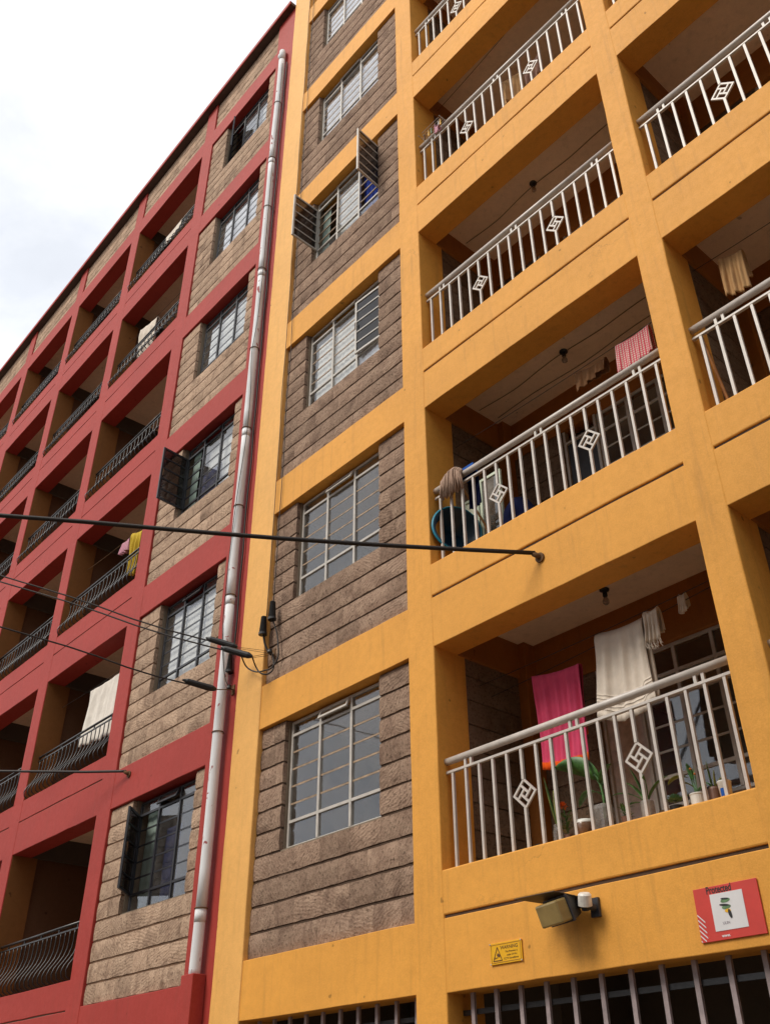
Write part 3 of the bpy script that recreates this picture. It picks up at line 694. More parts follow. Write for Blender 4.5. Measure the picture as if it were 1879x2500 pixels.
e2 = stay('thick black cable hooked to the red beam beside the lowest window', (-5.408, 0, 2.228), (-6.107, -.30, 2.348), .017, 0)
def service(label, a, via):
    a, v = Vector(a), Vector(via); o = thing('service_wire', label, 'wire', a, 'service wires')
    d = v - a; dn = d.normalized()
    def pt(t_): return a + d * t_ - Vector((0, 0, .05 * math.sin(math.pi * min(1, t_))))
    MB().tube([pt(t_ / 20 * 4.5) for t_ in range(21)], .009, 6).build('wire', M_cable, o, smooth=True)
    c = MB(); c.tube([a + dn * .0, a + dn * .03, a + dn * .05, a + dn * .34, a + dn * .36, a + dn * .40], [.016, .030, .036, .032, .022, .010], 10); c.build('clamp', M_black, o, smooth=False)
    MB().tube([a + dn * .06 + Vector((0, 0, -.02)), a + dn * .10 + Vector((0, 0, -.034)), a + dn * .36 + Vector((0, 0, -.03))], .010, 6).build('clamp_jaw', M_black, o)
    MB().tube([a + dn * .04 + Vector((0, -.02, 0)), a + dn * .04 + Vector((0, -.034, 0))], .008, 8).build('bolt', M_frame, o)
    return o, pt(4.5)
s1, p1 = service('uppermost service wire with black clamp in front of the white drainpipe', (-2.63, -.24, 2.935), (-3.98, -1.575, 3.625))
s2, p2 = service('service wire whose black clamp hangs before the pale yellow column', (-2.27, -.26, 2.685), (-3.92, -1.585, 3.52))
s3, p3 = service('lowest service wire, its clamp left of the white drainpipe', (-3.04, -.22, 2.555), (-3.64, -1.6, 2.84))
for a_, b_, l_ in (((-2.63, -.24, 2.935), (-2.30, -.03, 2.83), 'thin tie wires between the upper clamp and the corner bracket'), ((-2.27, -.26, 2.685), (-2.30, -.035, 2.80), 'thin tie wires from the clamp on the pale column to the bracket')):
    mb = MB(); mb.tube([a_, b_], .003, 5); mb.tube([Vector(a_) + Vector((0, 0, -.015)), Vector(b_) + Vector((.01, 0, -.03))], .003, 5)
    tag(mb.build('tie_wire', M_hook), l_, 'wire')
tag(MB().tube([(-3.04, -.22, 2.555), (-2.99, -.10, 2.57), (-3.0, -.012, 2.60)], .006, 6).build('tie_wire', M_hook), 'short tie wire from the lowest clamp to the bracket on red wall', 'wire')
def bracket(label, c):
    o = thing('wall_bracket', label, 'bracket', c, 'wire brackets'); x, y, z = c
    MB().box(x - .03, x + .03, y - .012, y, z - .06, z + .06).build('plate', M_hook, o)
    MB().tube([(x, y - .012, z), (x, y - .07, z), (x + .02, y - .09, z + .02)], .012, 8).build('eye_bolt', M_frame, o)
    MB().lathe([(.016, -.02), (.030, -.012), (.030, .004), (.018, .012), (.028, .022), (.016, .032)], (x + .02, y - .075, z), 12).build('insulator_spool', M_black, o, smooth=True)
bracket('small metal bracket with insulator in the stone panel corner, below the ribbed sleeves', (-2.30, .05, 2.815))
bracket('small metal bracket on the red strip right of the drainpipe', (-3.02, -.001, 2.60))
def sleeve(label, a, b):
    a, b = Vector(a), Vector(b); prof = []; pts = []
    nr = 13
    for i in range(nr * 2 + 1):
        pts.append(a.lerp(b, i / (nr * 2) * .86)); prof.append(.028 + .012 * i / (nr * 2) + (.006 if i % 2 else 0))
    pts += [a.lerp(b, .87), a.lerp(b, .99), b]; prof += [.050, .050, .034]
    tag(MB().tube(pts, prof, 14).build('cable_sleeve', M_black), label, 'sleeve', 'ribbed black cable sleeves')
sleeve('upper ribbed black cable sleeve at the left edge of the stone panel', (-2.267, -.04, 3.443), (-2.259, -.04, 3.20))
sleeve('ribbed black cable sleeve on the edge of the pale column, below the other', (-2.399, -.06, 3.292), (-2.398, -.06, 3.055))
sleeve('ribbed black cable sleeve tucked behind the white drainpipe', (-3.105, -.05, 3.08), (-3.085, -.05, 2.82))
def spline(P, n=6):
    P = [Vector(p) for p in P]; o = []
    for i in range(len(P) - 1):
        p0, p1, p2, p3 = P[max(i-1, 0)], P[i], P[i+1], P[min(i+2, len(P)-1)]
        for k in range(n):
            t_ = k / n; o.append(.5 * ((2*p1) + (p2-p0)*t_ + (2*p0-5*p1+4*p2-p3)*t_*t_ + (3*p1-p0-3*p2+p3)*t_**3))
    o.append(P[-1]); return o
wire('looped_cable', 'longer drooping loop of black cable below the clamps at the stone corner', spline([(-2.60, -.22, 2.87), (-2.665, -.08, 2.754), (-2.458, -.08, 2.618), (-2.303, -.06, 2.587), (-2.213, -.03, 2.599), (-2.151, -.0, 2.706), (-2.16, .0, 2.854), (-2.202, .0, 3.031), (-2.255, -.03, 3.2)]), .0085)
wire('looped_cable', 'shorter loop of black cable hanging from the lower clamp to bracket', spline([(-2.29, -.25, 2.70), (-2.466, -.08, 2.686), (-2.359, -.08, 2.57), (-2.263, -.05, 2.531), (-2.2, -.02, 2.58), (-2.235, -.0, 2.711), (-2.29, .02, 2.80)]), .0085)
wire('riser_cable', 'black cable running down from the lower sleeve along the panel edge', spline([(-2.398, -.05, 3.06), (-2.385, -.03, 2.95), (-2.36, .0, 2.86), (-2.31, .01, 2.80)]), .012)
def riser(label, x, y, z0, z1, r, seed):
    rr = random.Random(seed); P = [(x + rr.uniform(-.012, .012), y, z0 + (z1 - z0) * k / 26) for k in range(27)]
    wire('riser_wire', label, spline(P, 3), r, cat='wire', group='thin vertical wires')
riser('thin wire running up the left edge of the stone panels from the upper sleeve', -2.272, -.022, 3.43, 17.6, .005, 3)
riser('thin wire close beside the pale column edge, up from the lower sleeve', -2.395, -.03, 3.28, 17.6, .004, 5)
wire('riser_wire', 'thin dark wire wandering down the face and side of the white drainpipe', spline([(-3.07, -.11, 15.3), (-3.06, -.10, 13.5), (-3.075, -.12, 12.2), (-3.065, -.11, 10), (-3.07, -.12, 8.6), (-3.10, -.148, 7.9), (-3.075, -.125, 7.2), (-3.07, -.12, 6.4), (-3.11, -.15, 5.4), (-3.15, -.155, 4.6), (-3.16, -.155, 3.9), (-3.15, -.155, 3.5), (-3.11, -.145, 3.1), (-3.06, -.11, 2.75), (-3.03, -.06, 2.62)], 6), .005, cat='wire')
riser('black cable in the gap between the drainpipe and red strip', -3.045, -.03, 3.05, 15.4, .011, 8)
# poles carrying the far ends of the cables
def pole(label, ends):
    c = sum((Vector(e) for e in ends), Vector()) / len(ends)
    o = MB(); o.tube([(c.x, c.y, -Z0), (c.x, c.y, c.z + 1.2)], [.12, .09], 12)
    tag(o.build('utility_pole', plain('pole_wood', (.16, .11, .07), .9)), label, 'pole')
pole('wooden pole across the street carrying the thick cable', [e1])

# ================================================================== LAMP AND SIGNS
fl = thing('floodlight', 'dusty old floodlight with tin visor on the yellow wall above the sign', 'lamp', (1.62, -.13, -.60))
LM = Matrix.Translation((1.61, -.155, -.505)) @ Matrix.Rotation(math.radians(-16), 4, 'Z') @ Matrix.Rotation(math.radians(20), 4, 'X')
def tl(P): return [tuple(LM @ Vector(p)) for p in P]
def obox(x0, x1, y0, y1, z0, z1, taper=1.0):
    P = []
    for z in (z0, z1):
        for (x, y) in ((x0, y0), (x1, y0), (x1, y1), (x0, y1)):
            k = taper if y == y1 else 1.0; P.append((x * k, y, z * k))
    m_ = MB(); m_.hexa(tl(P)); return m_
obox(-.125, .125, -.10, -.005, -.075, .07).build('lens_cover', plain('yellowed_lens', (.30, .21, .075), .35, 0, .5, 10, .2), fl, bevel=.012)
obox(-.135, .135, -.003, .10, -.085, .08, .72).build('housing', plain('grey_green_cast', (.06, .055, .045), .55), fl, bevel=.01)
obox(-.138, .138, -.012, .004, -.088, .083).build('bezel', M_dkframe, fl, bevel=.004)
LM = Matrix.Translation((1.60, -.15, -.515)) @ Matrix.Rotation(math.radians(-16), 4, 'Z') @ Matrix.Rotation(math.radians(-9), 4, 'X')
MB().hexa(tl([(-.26, -.20, .085), (.13, -.13, .082), (.15, .11, .088), (-.15, .11, .088), (-.26, -.20, .089), (.13, -.13, .086), (.15, .11, .092), (-.15, .11, .092)])).build('visor', plain('rusty_tin', (.10, .065, .035), .6), fl)
MB().tube([(1.70, -.11, -.47), (1.79, -.09, -.49), (1.80, -.02, -.50), (1.80, .01, -.50)], [.03, .026, .026, .03], 10).build('arm', M_dkframe, fl, smooth=True)
MB().box(1.765, 1.835, -.022, .0, -.56, -.44).build('wall_plate', M_dkframe, fl)
ax = Vector((.25, -.25, .9)).normalized(); pc = Vector((1.80, -.115, -.47))
MB().tube([pc - ax * .035, pc - ax * .03, pc + ax * .038, pc + ax * .05], [.038, .047, .045, .034], 16).build('photocell', plain('white_plastic', (.75, .71, .64), .4), fl, smooth=False)
MB().tube([pc - ax * .06, pc - ax * .03], .026, 12).build('photocell_socket', M_black, fl)

FONT = bpy.data.fonts.load if False else None
def text(name, s, x, y, z, size, m, parent, align='LEFT', sx=1.0, bold=0.0):
    cu = bpy.data.curves.new(name, 'FONT'); cu.body = s; cu.size = size; cu.align_x = align; cu.extrude = .0004; cu.offset = bold
    to = bpy.data.objects.new('tmp', cu); COL.objects.link(to)
    dg = bpy.context.evaluated_depsgraph_get(); me = bpy.data.meshes.new_from_object(to.evaluated_get(dg)); bpy.data.objects.remove(to)
    me.materials.clear(); me.materials.append(m)
    o = bpy.data.objects.new(name, me); COL.objects.link(o); place(o, (x, y, z), parent); o.rotation_euler = (math.pi / 2, 0, 0); o.scale = (sx, 1, 1); return o
M_ink = plain('brown_ink', (.10, .035, .008), .6); M_signY = plain('sign_yellow', (.80, .42, .006), .4, 0, .5, 8, .05)
sg = MB().box(.815, 1.122, -.012, -.004, -.745, -.604).build('warning_sign', M_signY, bevel=.002)
tag(sg, 'small yellow CCTV warning sign with black triangle, screwed to the yellow wall', 'sign')
for (a, b, c_, d_) in ((.826, 1.111, -.618, -.614), (.826, 1.111, -.735, -.731), (.826, .830, -.731, -.618), (1.107, 1.111, -.731, -.618)):
    MB().box(a, b, -.0135, -.0118, c_, d_).build('border_line', plain('sign_border', (.40, .16, .01), .5), sg)
tri = MB()
def tseg(a, b, w=.0028, yy=(-.0138, -.0118)):
    a, b = Vector((a[0], 0, a[1])), Vector((b[0], 0, b[1])); d = (b - a).normalized(); nrm = Vector((-d.z, 0, d.x)) * w
    P = []
    for y in yy: P += [(a.x - nrm.x, y, a.z - nrm.z), (b.x - nrm.x, y, b.z - nrm.z), (b.x + nrm.x, y, b.z + nrm.z), (a.x + nrm.x, y, a.z + nrm.z)]
    tri.hexa(P)
tseg((.845, -.722), (.930, -.722)); tseg((.930, -.722), (.8875, -.634)); tseg((.8875, -.634), (.845, -.722)); tseg((.884, -.679), (.910, -.694), .009); tseg((.888, -.690), (.886, -.703), .002); tseg((.886, -.703), (.866, -.703), .002); tseg((.864, -.698), (.864, -.714), .002)
tri.build('triangle_symbol', M_ink, sg)
text('lettering', 'WARNING', .917, -.0128, -.652, .034, M_ink, sg, sx=1.03, bold=.0002)
for s_, xx, zz in (('This Premises is', .962, -.676), ('under 24 Hrs', .975, -.698), ('CCTV Surveillance', .946, -.720)):
    text('lettering', s_, xx, -.0128, zz, .018, M_ink, sg, sx=1.02)
for (a, c_) in ((.820, -.609), (1.117, -.609), (.820, -.740), (1.117, -.740)):
    MB().tube([(a, -.012, c_), (a, -.017, c_)], .005, 8).build('screw', M_white, sg)
M_sr = plain('sign_red', (.62, .045, .03), .45, 0, .5, 6, .1); M_sw = plain('sign_white', (.72, .70, .70), .5, 0, .5, 6, .05)
rs = MB().box(2.555, 2.99, -.012, -.004, -.815, -.512).build('red_sign', M_sr, bevel=.002)
tag(rs, 'red advertising board with white panel reading Protected, right of the floodlight', 'sign')
MB().box(2.665, 2.885, -.0145, -.0118, -.765, -.558).build('white_panel', M_sw, rs)
text('lettering', 'Protected', 2.645, -.0128, -.553, .060, M_black, rs, sx=.72, bold=.0011)
text('lettering', 'ULIN', 2.722, -.0152, -.733, .022, plain('grey_ink', (.25, .2, .25), .6), rs)
text('lettering', 'www.', 2.700, -.0128, -.800, .024, M_sw, rs, bold=.0008)
st = MB()
for k in range(6):
    z0_ = -.662 - k * .029; x0_ = 2.558; ln = .046
    if z0_ - ln * 1.0 < -.812: ln = max(.006, z0_ + .812)
    st.hexa([(x0_, -.0138, z0_ - .001), (x0_ + ln, -.0138, z0_ - ln - .001), (x0_ + ln, -.0118, z0_ - ln - .001), (x0_, -.0118, z0_ - .001), (x0_, -.0138, z0_ + .007), (x0_ + ln, -.0138, z0_ - ln + .007), (x0_ + ln, -.0118, z0_ - ln + .007), (x0_, -.0118, z0_ + .007)])
st.build('white_stripes', M_sw, rs)
for (cx_, cz_, rx, rz, m_, ang) in ((2.765, -.603, .032, .012, M_succ, .1), (2.762, -.594, .026, .005, M_black, -.1), (2.755, -.628, .034, .006, M_black, -.15), (2.765, -.640, .030, .012, M_succ, .1), (2.770, -.662, .020, .010, M_signY, 0), (2.782, -.680, .010, .026, M_black, .2)):
    e = MB(); n0 = 18; e.v = []; fr_ = []
    for yy in (-.0148, -.0172 + (.0008 if m_ != M_black else 0)):
        for k in range(n0):
            a_ = 2 * math.pi * k / n0; u_, v_ = rx * math.cos(a_), rz * math.sin(a_); e.v.append((cx_ + u_ * math.cos(ang) - v_ * math.sin(ang), yy, cz_ + u_ * math.sin(ang) + v_ * math.cos(ang)))
    e.f = [tuple(range(n0)), tuple(range(n0, 2 * n0))[::-1]] + [(k, (k+1) % n0, n0 + (k+1) % n0, n0 + k) for k in range(n0)]
    e.build('emblem_stroke', m_, rs)

# ================================================================== THINGS ON THE BALCONIES
def drape(name, label, cat, xa, xb, y, za, zb, front, back, m, seed=0, amp=.03, spread=0.0, hem=None, cut=None, parent=None, gap=.03):
    """cloth folded over a line from (xa, y, za) to (xb, y, zb); front/back = hanging lengths"""
    r = random.Random(seed); ph = r.uniform(0, 6); f1 = r.uniform(8, 12); tot = front + back
    def fn(u, v):
        s = v * tot - back                       # <0 on the back side
        x = xa + (xb - xa) * u; ztop = za + (zb - za) * u - .02 * math.sin(math.pi * u)
        k = min(1, abs(s) / .25)
        fold = amp * k * (math.sin(f1 * u * 2 + ph) + .5 * math.sin(f1 * 4.3 * u + ph * 2 + s * 2))
        ln = abs(s)
        if s > 0 and cut: ln *= cut(u)
        side = -1 if s > 0 else 1
        yy = y + side * gap * min(1, abs(s) / .03) + fold + .02 * math.sin(3 * s + ph)
        cx_ = (xa + xb) / 2
        x = cx_ + (x - cx_) * (1 + spread * ln) + .012 * math.sin(4 * s + ph + u * 2)
        return (x, yy, ztop + .012 * (1 - min(1, abs(s) / .03)) - ln)
    o = MB().grid(fn, 36, 30).build(name, m, parent, smooth=True, solid=.006)
    if parent is None: tag(o, label, cat)
    return o, fn
def line(label, a, b, sag=.03, r=.0035, m=None):
    wire('clothes_line', label, catenary(a, b, sag), r, m or M_cable, 'clothes line', 6)
M_pink = cloth('pink_towel', (.70, .080, .17)); M_cream = cloth('cream_towel', (.72, .63, .53)); M_orange = cloth('orange_trim', (.75, .10, .01)); M_chk = cloth('checked_cloth', (.66, .50, .44), (.55, .06, .10), 38)
M_brn = cloth('brown_cloth', (.24, .12, .055)); M_tan = cloth('tan_cloth', (.46, .27, .12)); M_sheet = cloth('white_sheet', (.76, .70, .62)); M_yelc = cloth('yellow_towel', (.55, .38, .04)); M_pk2 = cloth('pale_pink_cloth', (.55, .28, .34)); M_mopm = cloth('mop_cotton', (.40, .27, .20)); M_blue = cloth('blue_cloth', (.02, .10, .40)); M_navy = cloth('navy_cloth', (.005, .007, .035))
# lowest balcony
line('clothes line across the lowest yellow balcony holding the towels', (.36, .70, 1.63), (3.09, .70, 1.83), .02)
tw, fn = drape('towel', 'bright pink towel with orange hem hanging on the lowest yellow balcony', 'towel', .90, 1.41, .70, 1.672, 1.615, .85, .60, M_pink, 2, .018, cut=lambda u: 1 - .02 * u)
hm = MB().grid(lambda u, v: tuple(Vector(fn(u, 1.0 - .03 * (1 - v))) + Vector((0, -.005, -.02 * v))), 36, 2).build('hem', M_orange, tw, smooth=True, solid=.010)
hm2 = MB().grid(lambda u, v: tuple(Vector(fn(u, .03 * (1 - v))) + Vector((0, .004, -.02 * v))), 36, 2).build('hem', M_orange, tw, smooth=True, solid=.010)
tw2, fn2 = drape('towel', 'large cream bath towel with ribbed bands hanging on the lowest yellow balcony', 'towel', 1.69, 2.18, .55, 1.728, 1.70, .72, .70, M_cream, 4, .016, .20, cut=lambda u: 1 + .10 * math.sin(math.pi * u) )
for k in range(5): MB().grid(lambda u, v: tuple(Vector(fn2(u, .86 + .020 * k + .010 * v)) + Vector((0, -.0035, 0))), 36, 1).build('ribbed_band', M_cream, tw2, smooth=True, solid=.003)
line('clothes line holding the cream towel on the lowest yellow balcony', (.36, .55, 1.70), (3.09, .55, 1.78), .02)
sc, fn3 = drape('scarf', 'cream fringed scarf bunched beside the large cream bath towel', 'scarf', 2.19, 2.34, .54, 1.735, 1.735, .27, .20, M_cream, 8, .022, .5)
fr_ = MB()
for k in range(22):
    a_ = Vector(fn3((k + .5) / 22, 1.0)); rr_ = random.Random(k); fr_.tube([a_ + Vector((0, 0, .01)), a_ + Vector((rr_.uniform(-.012, .018), 0, -.03)), a_ + Vector((rr_.uniform(-.02, .03), 0, -.06))], .0028, 4)
fr_.build('fringe', M_cream, sc)
drape('cleaning_rag', 'small pale rag hanging high at the right end of the lowest yellow balcony', 'rag', 2.45, 2.53, .70, 1.84, 1.84, .17, .10, M_cream, 9, .012, -.4)
def lampholder(label, x, y, z):
    o = thing('ceiling_lamp_holder', label, 'lamp', (x, y, z), 'bare ceiling lamp holders')
    MB().lathe([(.045, 0), (.045, -.012), (.020, -.022), (.022, -.07), (.016, -.075)], (x, y, z), 14).build('holder', M_black, o, smooth=False)
    MB().lathe([(.014, -.07), (.018, -.085), (.030, -.115), (.028, -.140), (.012, -.155)], (x, y, z), 14).build('bulb', M_jar, o, smooth=True)
lampholder('ceiling lamp holder above the cream towel on the lowest yellow balcony', 1.641, .885, 2.298)
lampholder('ceiling lamp holder left of the checked cloth on the second yellow balcony', 1.656, .778, 5.098)
lampholder('ceiling lamp holder on the empty third yellow balcony', 1.591, .758, 7.898)
def conduit(label, P): wire('ceiling_cable', label, spline(P, 4), .005, M_slab, 'cable', 5)
for n, lb in ((2, 'second'), (3, 'third')):
    z = H * (n - 1) + 2.294
    conduit('thin cable tacked along the ceiling of the %s yellow balcony to the lamp' % lb, [(.40, .80, z), (.9, .835, z), (1.3, .80, z), (1.62, .785, z), (2.1, .81, z), (2.6, .79, z), (3.05, .80, z)])
    conduit('second thin cable along the ceiling of the %s yellow balcony' % lb, [(.45, 1.06, z), (1.0, 1.04, z), (1.7, 1.07, z), (2.4, 1.03, z), (3.05, 1.05, z)])
# second balcony
drape('checked_cloth', 'red and white checked cloth hanging on the second yellow balcony', 'cloth', 2.49, 2.87, .42, 4.36, 4.36, .36, .30, M_chk, 12, .010, cut=lambda u: 1 - .05 * u)
line('clothes line across the second yellow balcony holding checked cloth', (.36, .42, 4.40), (3.09, .42, 4.37), .02)
drape('brown_cloth', 'brown cloth hung by one corner on the second yellow balcony', 'cloth', 1.93, 2.31, .50, 4.44, 4.40, .24, .14, M_brn, 13, .018, cut=lambda u: 1.0 - .55 * u)
mop = thing('mop', 'stringy beige mop head hung over the railing of the second balcony', 'mop', (.63, .06, 3.45))
mh = MB(); rr = random.Random(5)
for k in range(90):
    x = .51 + .245 * rr.random(); top = 3.72 + .085 * math.sin(math.pi * (x - .50) / .26); ln = rr.uniform(.28, .36) - .10 * abs(x - .63) / .12
    y0_ = .055 - .035 * rr.random(); xo = (x - .63) * .22
    mh.tube([(x, .12, top - .03), (x, .07, top + .005), (x + xo * .2, y0_, top - .05), (x + xo * .6 + rr.uniform(-.008, .008), y0_ - .008, top - ln * .5), (x + xo + rr.uniform(-.014, .014), y0_ + rr.uniform(-.01, .01), top - ln)], .0075, 5)
mh.build('strings', M_mopm, mop, smooth=True)
MB().tube([(.62, .14, 3.72), (.66, .45, 3.30), (.72, .80, 2.50)], .012, 8).build('handle', M_tan, mop)
MB().box(.62, .85, .135, .175, 3.70, 3.80).build('clamp', M_blue, mop, bevel=.006)
bs = thing('wash_basin', 'turquoise plastic basin standing on edge behind the second balcony railing', 'basin', (.50, .30, 3.0))
BM = Matrix.Translation((.475, .245, 3.235)) @ Matrix.Rotation(math.radians(-27), 4, 'Z') @ Matrix.Rotation(math.radians(90), 4, 'Y')
def bl(prof, n=40):
    m_ = MB(); m_.lathe(prof, (0, 0, 0), n); m_.f = m_.f[:-2]; m_.v = [tuple(BM @ Vector(v)) for v in m_.v]; return m_
M_turq = plain('turquoise_plastic', (.004, .20, .30), .35, 0, .5, 6, .1)
bl([(.235, -.002), (.25, .0), (.256, .008), (.25, .016), (.225, .012), (.19, -.10), (.0005, -.105)]).build('bowl', plain('dark_teal_plastic', (.003, .035, .075), .4), bs, smooth=True, solid=.004)
bl([(.246, .004), (.262, .012), (.246, .022)]).build('rim', M_turq, bs, smooth=True, solid=.006)
# aluminium glazed panels leaning behind the rail
M_alu = plain('pale_green_aluminium', (.58, .66, .52), .35, .1, .5, 7, .1); M_pan = glass_mat('panel_glass', (.55, .62, .62), .10, .35); M_board = plain('cream_board', (.74, .76, .60), .6, 0, .3, 4, .1)
def panel(label, x0, x1, y, z0, z1, lean, fill):
    o = MB(); f = .035
    def bx(a, b, c_, d_, t0=0, t1=.03):
        P = []
        for z in (c_, d_):
            dy = lean * (z - z0)
            P += [(a, y + dy + t0, z), (b, y + dy + t0, z), (b, y + dy + t1, z), (a, y + dy + t1, z)]
        return P
    o.hexa(bx(x0, x0 + f, z0, z1)); o.hexa(bx(x1 - f, x1, z0, z1)); o.hexa(bx(x0 + f, x1 - f, z0, z0 + f)); o.hexa(bx(x0 + f, x1 - f, z1 - f, z1))
    ob_ = o.build('glazed_panel', M_alu, bevel=.003, seg=1); tag(ob_, label, 'panel', 'glazed panels stored on the second balcony')
    MB().hexa(bx(x0 + f, x1 - f, z0 + f, z1 - f, .012, .017)).build('pane', fill, ob_)
panel('taller glazed panel with pale green frame leaning right of the mop', .59, .885, .46, 2.47, 3.87, .02, M_pan)
panel('glazed panel with pale green frame leaning under the mop head', .345, .565, .47, 2.47, 3.72, .02, M_board)
drape('blue_cloth', 'bright blue cloth draped over the railing behind the mop head', 'cloth', .66, .86, .135, 3.735, 3.735, .05, .08, M_blue, 21, .008)
drape('dark_cloth', 'dark navy cloth hanging inside the second balcony railing below the blue one', 'cloth', .70, .87, .145, 3.69, 3.69, .06, .36, M_navy, 25, .008)
drape('navy_cloth', 'navy cloth over the left end of the second balcony railing', 'cloth', .37, .50, .125, 3.725, 3.725, .05, .10, M_navy, 22, .008)
nb_ = MB(); rr = random.Random(9)
nb_.lathe([(.12, 0), (.24, .10), (.27, .30), (.24, .52), (.18, .72), (.10, .84), (.02, .88)], (1.17, .46, 2.47), 24)
nb_.v = [(x + .03 * math.sin(9 * z + 3 * y) + .10 * (2.9 - z) * (1 if x > 1.17 else .3), y + .02 * math.sin(11 * x + 5 * z), z) for x, y, z in nb_.v]
tag(nb_.build('laundry_bundle', M_navy, smooth=True), 'dark navy bundle of laundry behind the second balcony railing', 'bundle')
# fourth balcony
line('clothes line across the fourth yellow balcony', (.36, .45, 10.45), (3.09, .25, 10.55), .05, .004, M_hook)
drape('brown_cloth', 'orange-brown cloth heaped behind the fourth yellow balcony railing', 'cloth', 1.69, 2.02, .22, 9.28, 9.14, .45, .3, M_tan, 31, .03)
drape('striped_cloth', 'dull pink cloth beside the orange-brown one on the fourth balcony', 'cloth', 2.03, 2.30, .24, 9.14, 9.20, .40, .3, cloth('dull_pink', (.34, .20, .15)), 32, .03)
rk = thing('clothes_rack', 'small wire clothes rack with pegs clipped on the fourth balcony railing', 'rack', (.62, .04, 8.9))
for k in range(5): MB().tube([(.42 + .02 * k, .10 - .03 * k, 9.335), (.86 - .01 * k, .10 - .03 * k, 9.335)], .004, 5).build('wire', M_frame, rk)
for x in (.44, .84): MB().tube([(x, .11, 9.335), (x, -.03, 9.335)], .005, 5).build('end_bar', M_frame, rk)
for i, (x, c_) in enumerate(((.50, M_hook), (.58, M_signY), (.63, M_succ), (.70, M_pk2), (.77, M_frame), (.80, M_signY))): MB().box(x - .008, x + .008, .02, .035, 9.24, 9.34).build('peg', c_, rk)
drape('sock', 'small pale sock pegged to the clothes rack on the fourth balcony', 'sock', .735, .79, .03, 9.25, 9.25, .16, .05, M_pk2, 33, .006)
# right hand balconies
drape('beige_cloth', 'beige cloth hanging at the right edge on the second-storey balcony', 'cloth', 3.62, 3.86, .40, 4.56, 4.50, .48, .3, M_tan, 41, .02, -.25)
line('clothes line on the right-hand second-storey balcony', (3.39, .40, 4.60), (6.1, .40, 4.60), .04)
br = MB(); br.tube([(3.42, .17, 3.62), (3.52, .22, 2.50)], .013, 8)
bro = br.build('broom', plain('orange_wood', (.50, .20, .045), .6)); tag(bro, 'orange broom handle leaning behind the right-hand balcony railing', 'broom')
MB().lathe([(.05, 0), (.06, .05), (.035, .13), (.014, .16)], (3.522, .222, 2.47), 12).build('bristles', M_soil, bro)

# ---- potted plants on the lowest parapet
def leaf(mb, base, direction, length, width, droop, n=8, fold=.25, twist=0):
    b = Vector(base); d = Vector(direction).normalized(); side = d.cross(Vector((0, 0, 1)))
    if side.length < .05: side = Vector((1, 0, 0))
    side.normalize(); side = (Matrix.Rotation(twist, 3, d) @ side); rows = []; p = b.copy()
    for i in range(n + 1):
        t_ = i / n; w = width * max(.04, math.sin(math.pi * min(1, .06 + .94 * t_)) ** .7) * (1 if t_ < 1 else .05)
        up_ = side.cross(d).normalized()
        rows.append((p - side * w + up_ * w * fold, p.copy(), p + side * w + up_ * w * fold))
        p = p + d * (length / n); d = (d + Vector((0, 0, -droop / n))).normalized()
    k0 = len(mb.v)
    for r3 in rows: mb.v += [tuple(x) for x in r3]
    for i in range(n):
        a = k0 + i * 3; mb.f += [(a, a+1, a+4, a+3), (a+1, a+2, a+5, a+4)]
def pot(name, label, x, y, prof, m, sq=None, soil=None):
    o = thing(name, label, 'plant', (x, y, 0), 'plants on the lowest parapet')
    MB().lathe(prof, (x, y, .001), 20, sq).build('pot', m, o, smooth=False, bevel=.002, seg=1)
    return o
def leaves(o, m, specs, name='leaf'):
    for sp in specs:
        mb = MB(); leaf(mb, *sp); mb.build(name, m, o, smooth=True, solid=.002)
M_clear = M_jar; M_brnpot = plain('brown_plastic_pot', (.16, .075, .045), .5); M_whitepot = plain('white_plastic_pot', (.68, .66, .60), .4, 0, .5, 14, .08)
P1 = pot('potted_snake_plant', 'tall thin snake plant in a clear jar, leftmost plant', 1.385, .20, [(.036, 0), (.040, .01), (.040, .10), (.030, .13), (.030, .15)], M_clear)
leaves(P1, M_leafY, [((1.39, .20, .10), (-.22, 0, 1), .44, .020, .02, 8, .1), ((1.40, .20, .10), (-.12, .05, 1), .32, .018, .02, 8, .1)])
leaves(P1, M_leaf, [((1.392, .198, .12), (-.21, -.02, 1), .40, .011, .02, 8, .1)])
P2 = pot('potted_marigold', 'orange marigold with feathery leaves beside the clear jar', 1.475, .20, [(.030, 0), (.034, .05), (.033, .06)], M_brnpot)
MB().tube([(1.475, .20, .04), (1.47, .20, .15), (1.463, .19, .255)], .004, 6).build('stem', M_leaf, P2)
fl_ = MB(); rr = random.Random(3)
for k in range(46):
    th = rr.uniform(0, 6.28); ph_ = rr.uniform(-.3, 1.5); d = Vector((math.cos(th) * math.cos(ph_), math.sin(th) * math.cos(ph_), math.sin(ph_)))
    leaf(fl_, Vector((1.462, .188, .262)) + d * .010, d, .034, .012, .2, 2, .2)
fl_.build('flower', plain('marigold_orange', (.72, .13, .006), .7), P2)
for k in range(34):
    mb = MB(); th = rr.uniform(0, 6.28); z = rr.uniform(.05, .20); b_ = (1.472, .20, z)
    d = Vector((math.cos(th), math.sin(th), rr.uniform(.1, .8))); leaf(mb, b_, d, rr.uniform(.04, .075), .0045, .5, 4)
    for s_ in (.35, .6, .85):
        q_ = Vector(b_) + d.normalized() * .06 * s_
        for sd in (-1, 1): leaf(mb, q_, d.normalized() + Vector((-d.y, d.x, 0)) * sd, .022, .004, .3, 2)
    mb.build('leaf', M_leaf if k % 3 else M_leafY, P2)
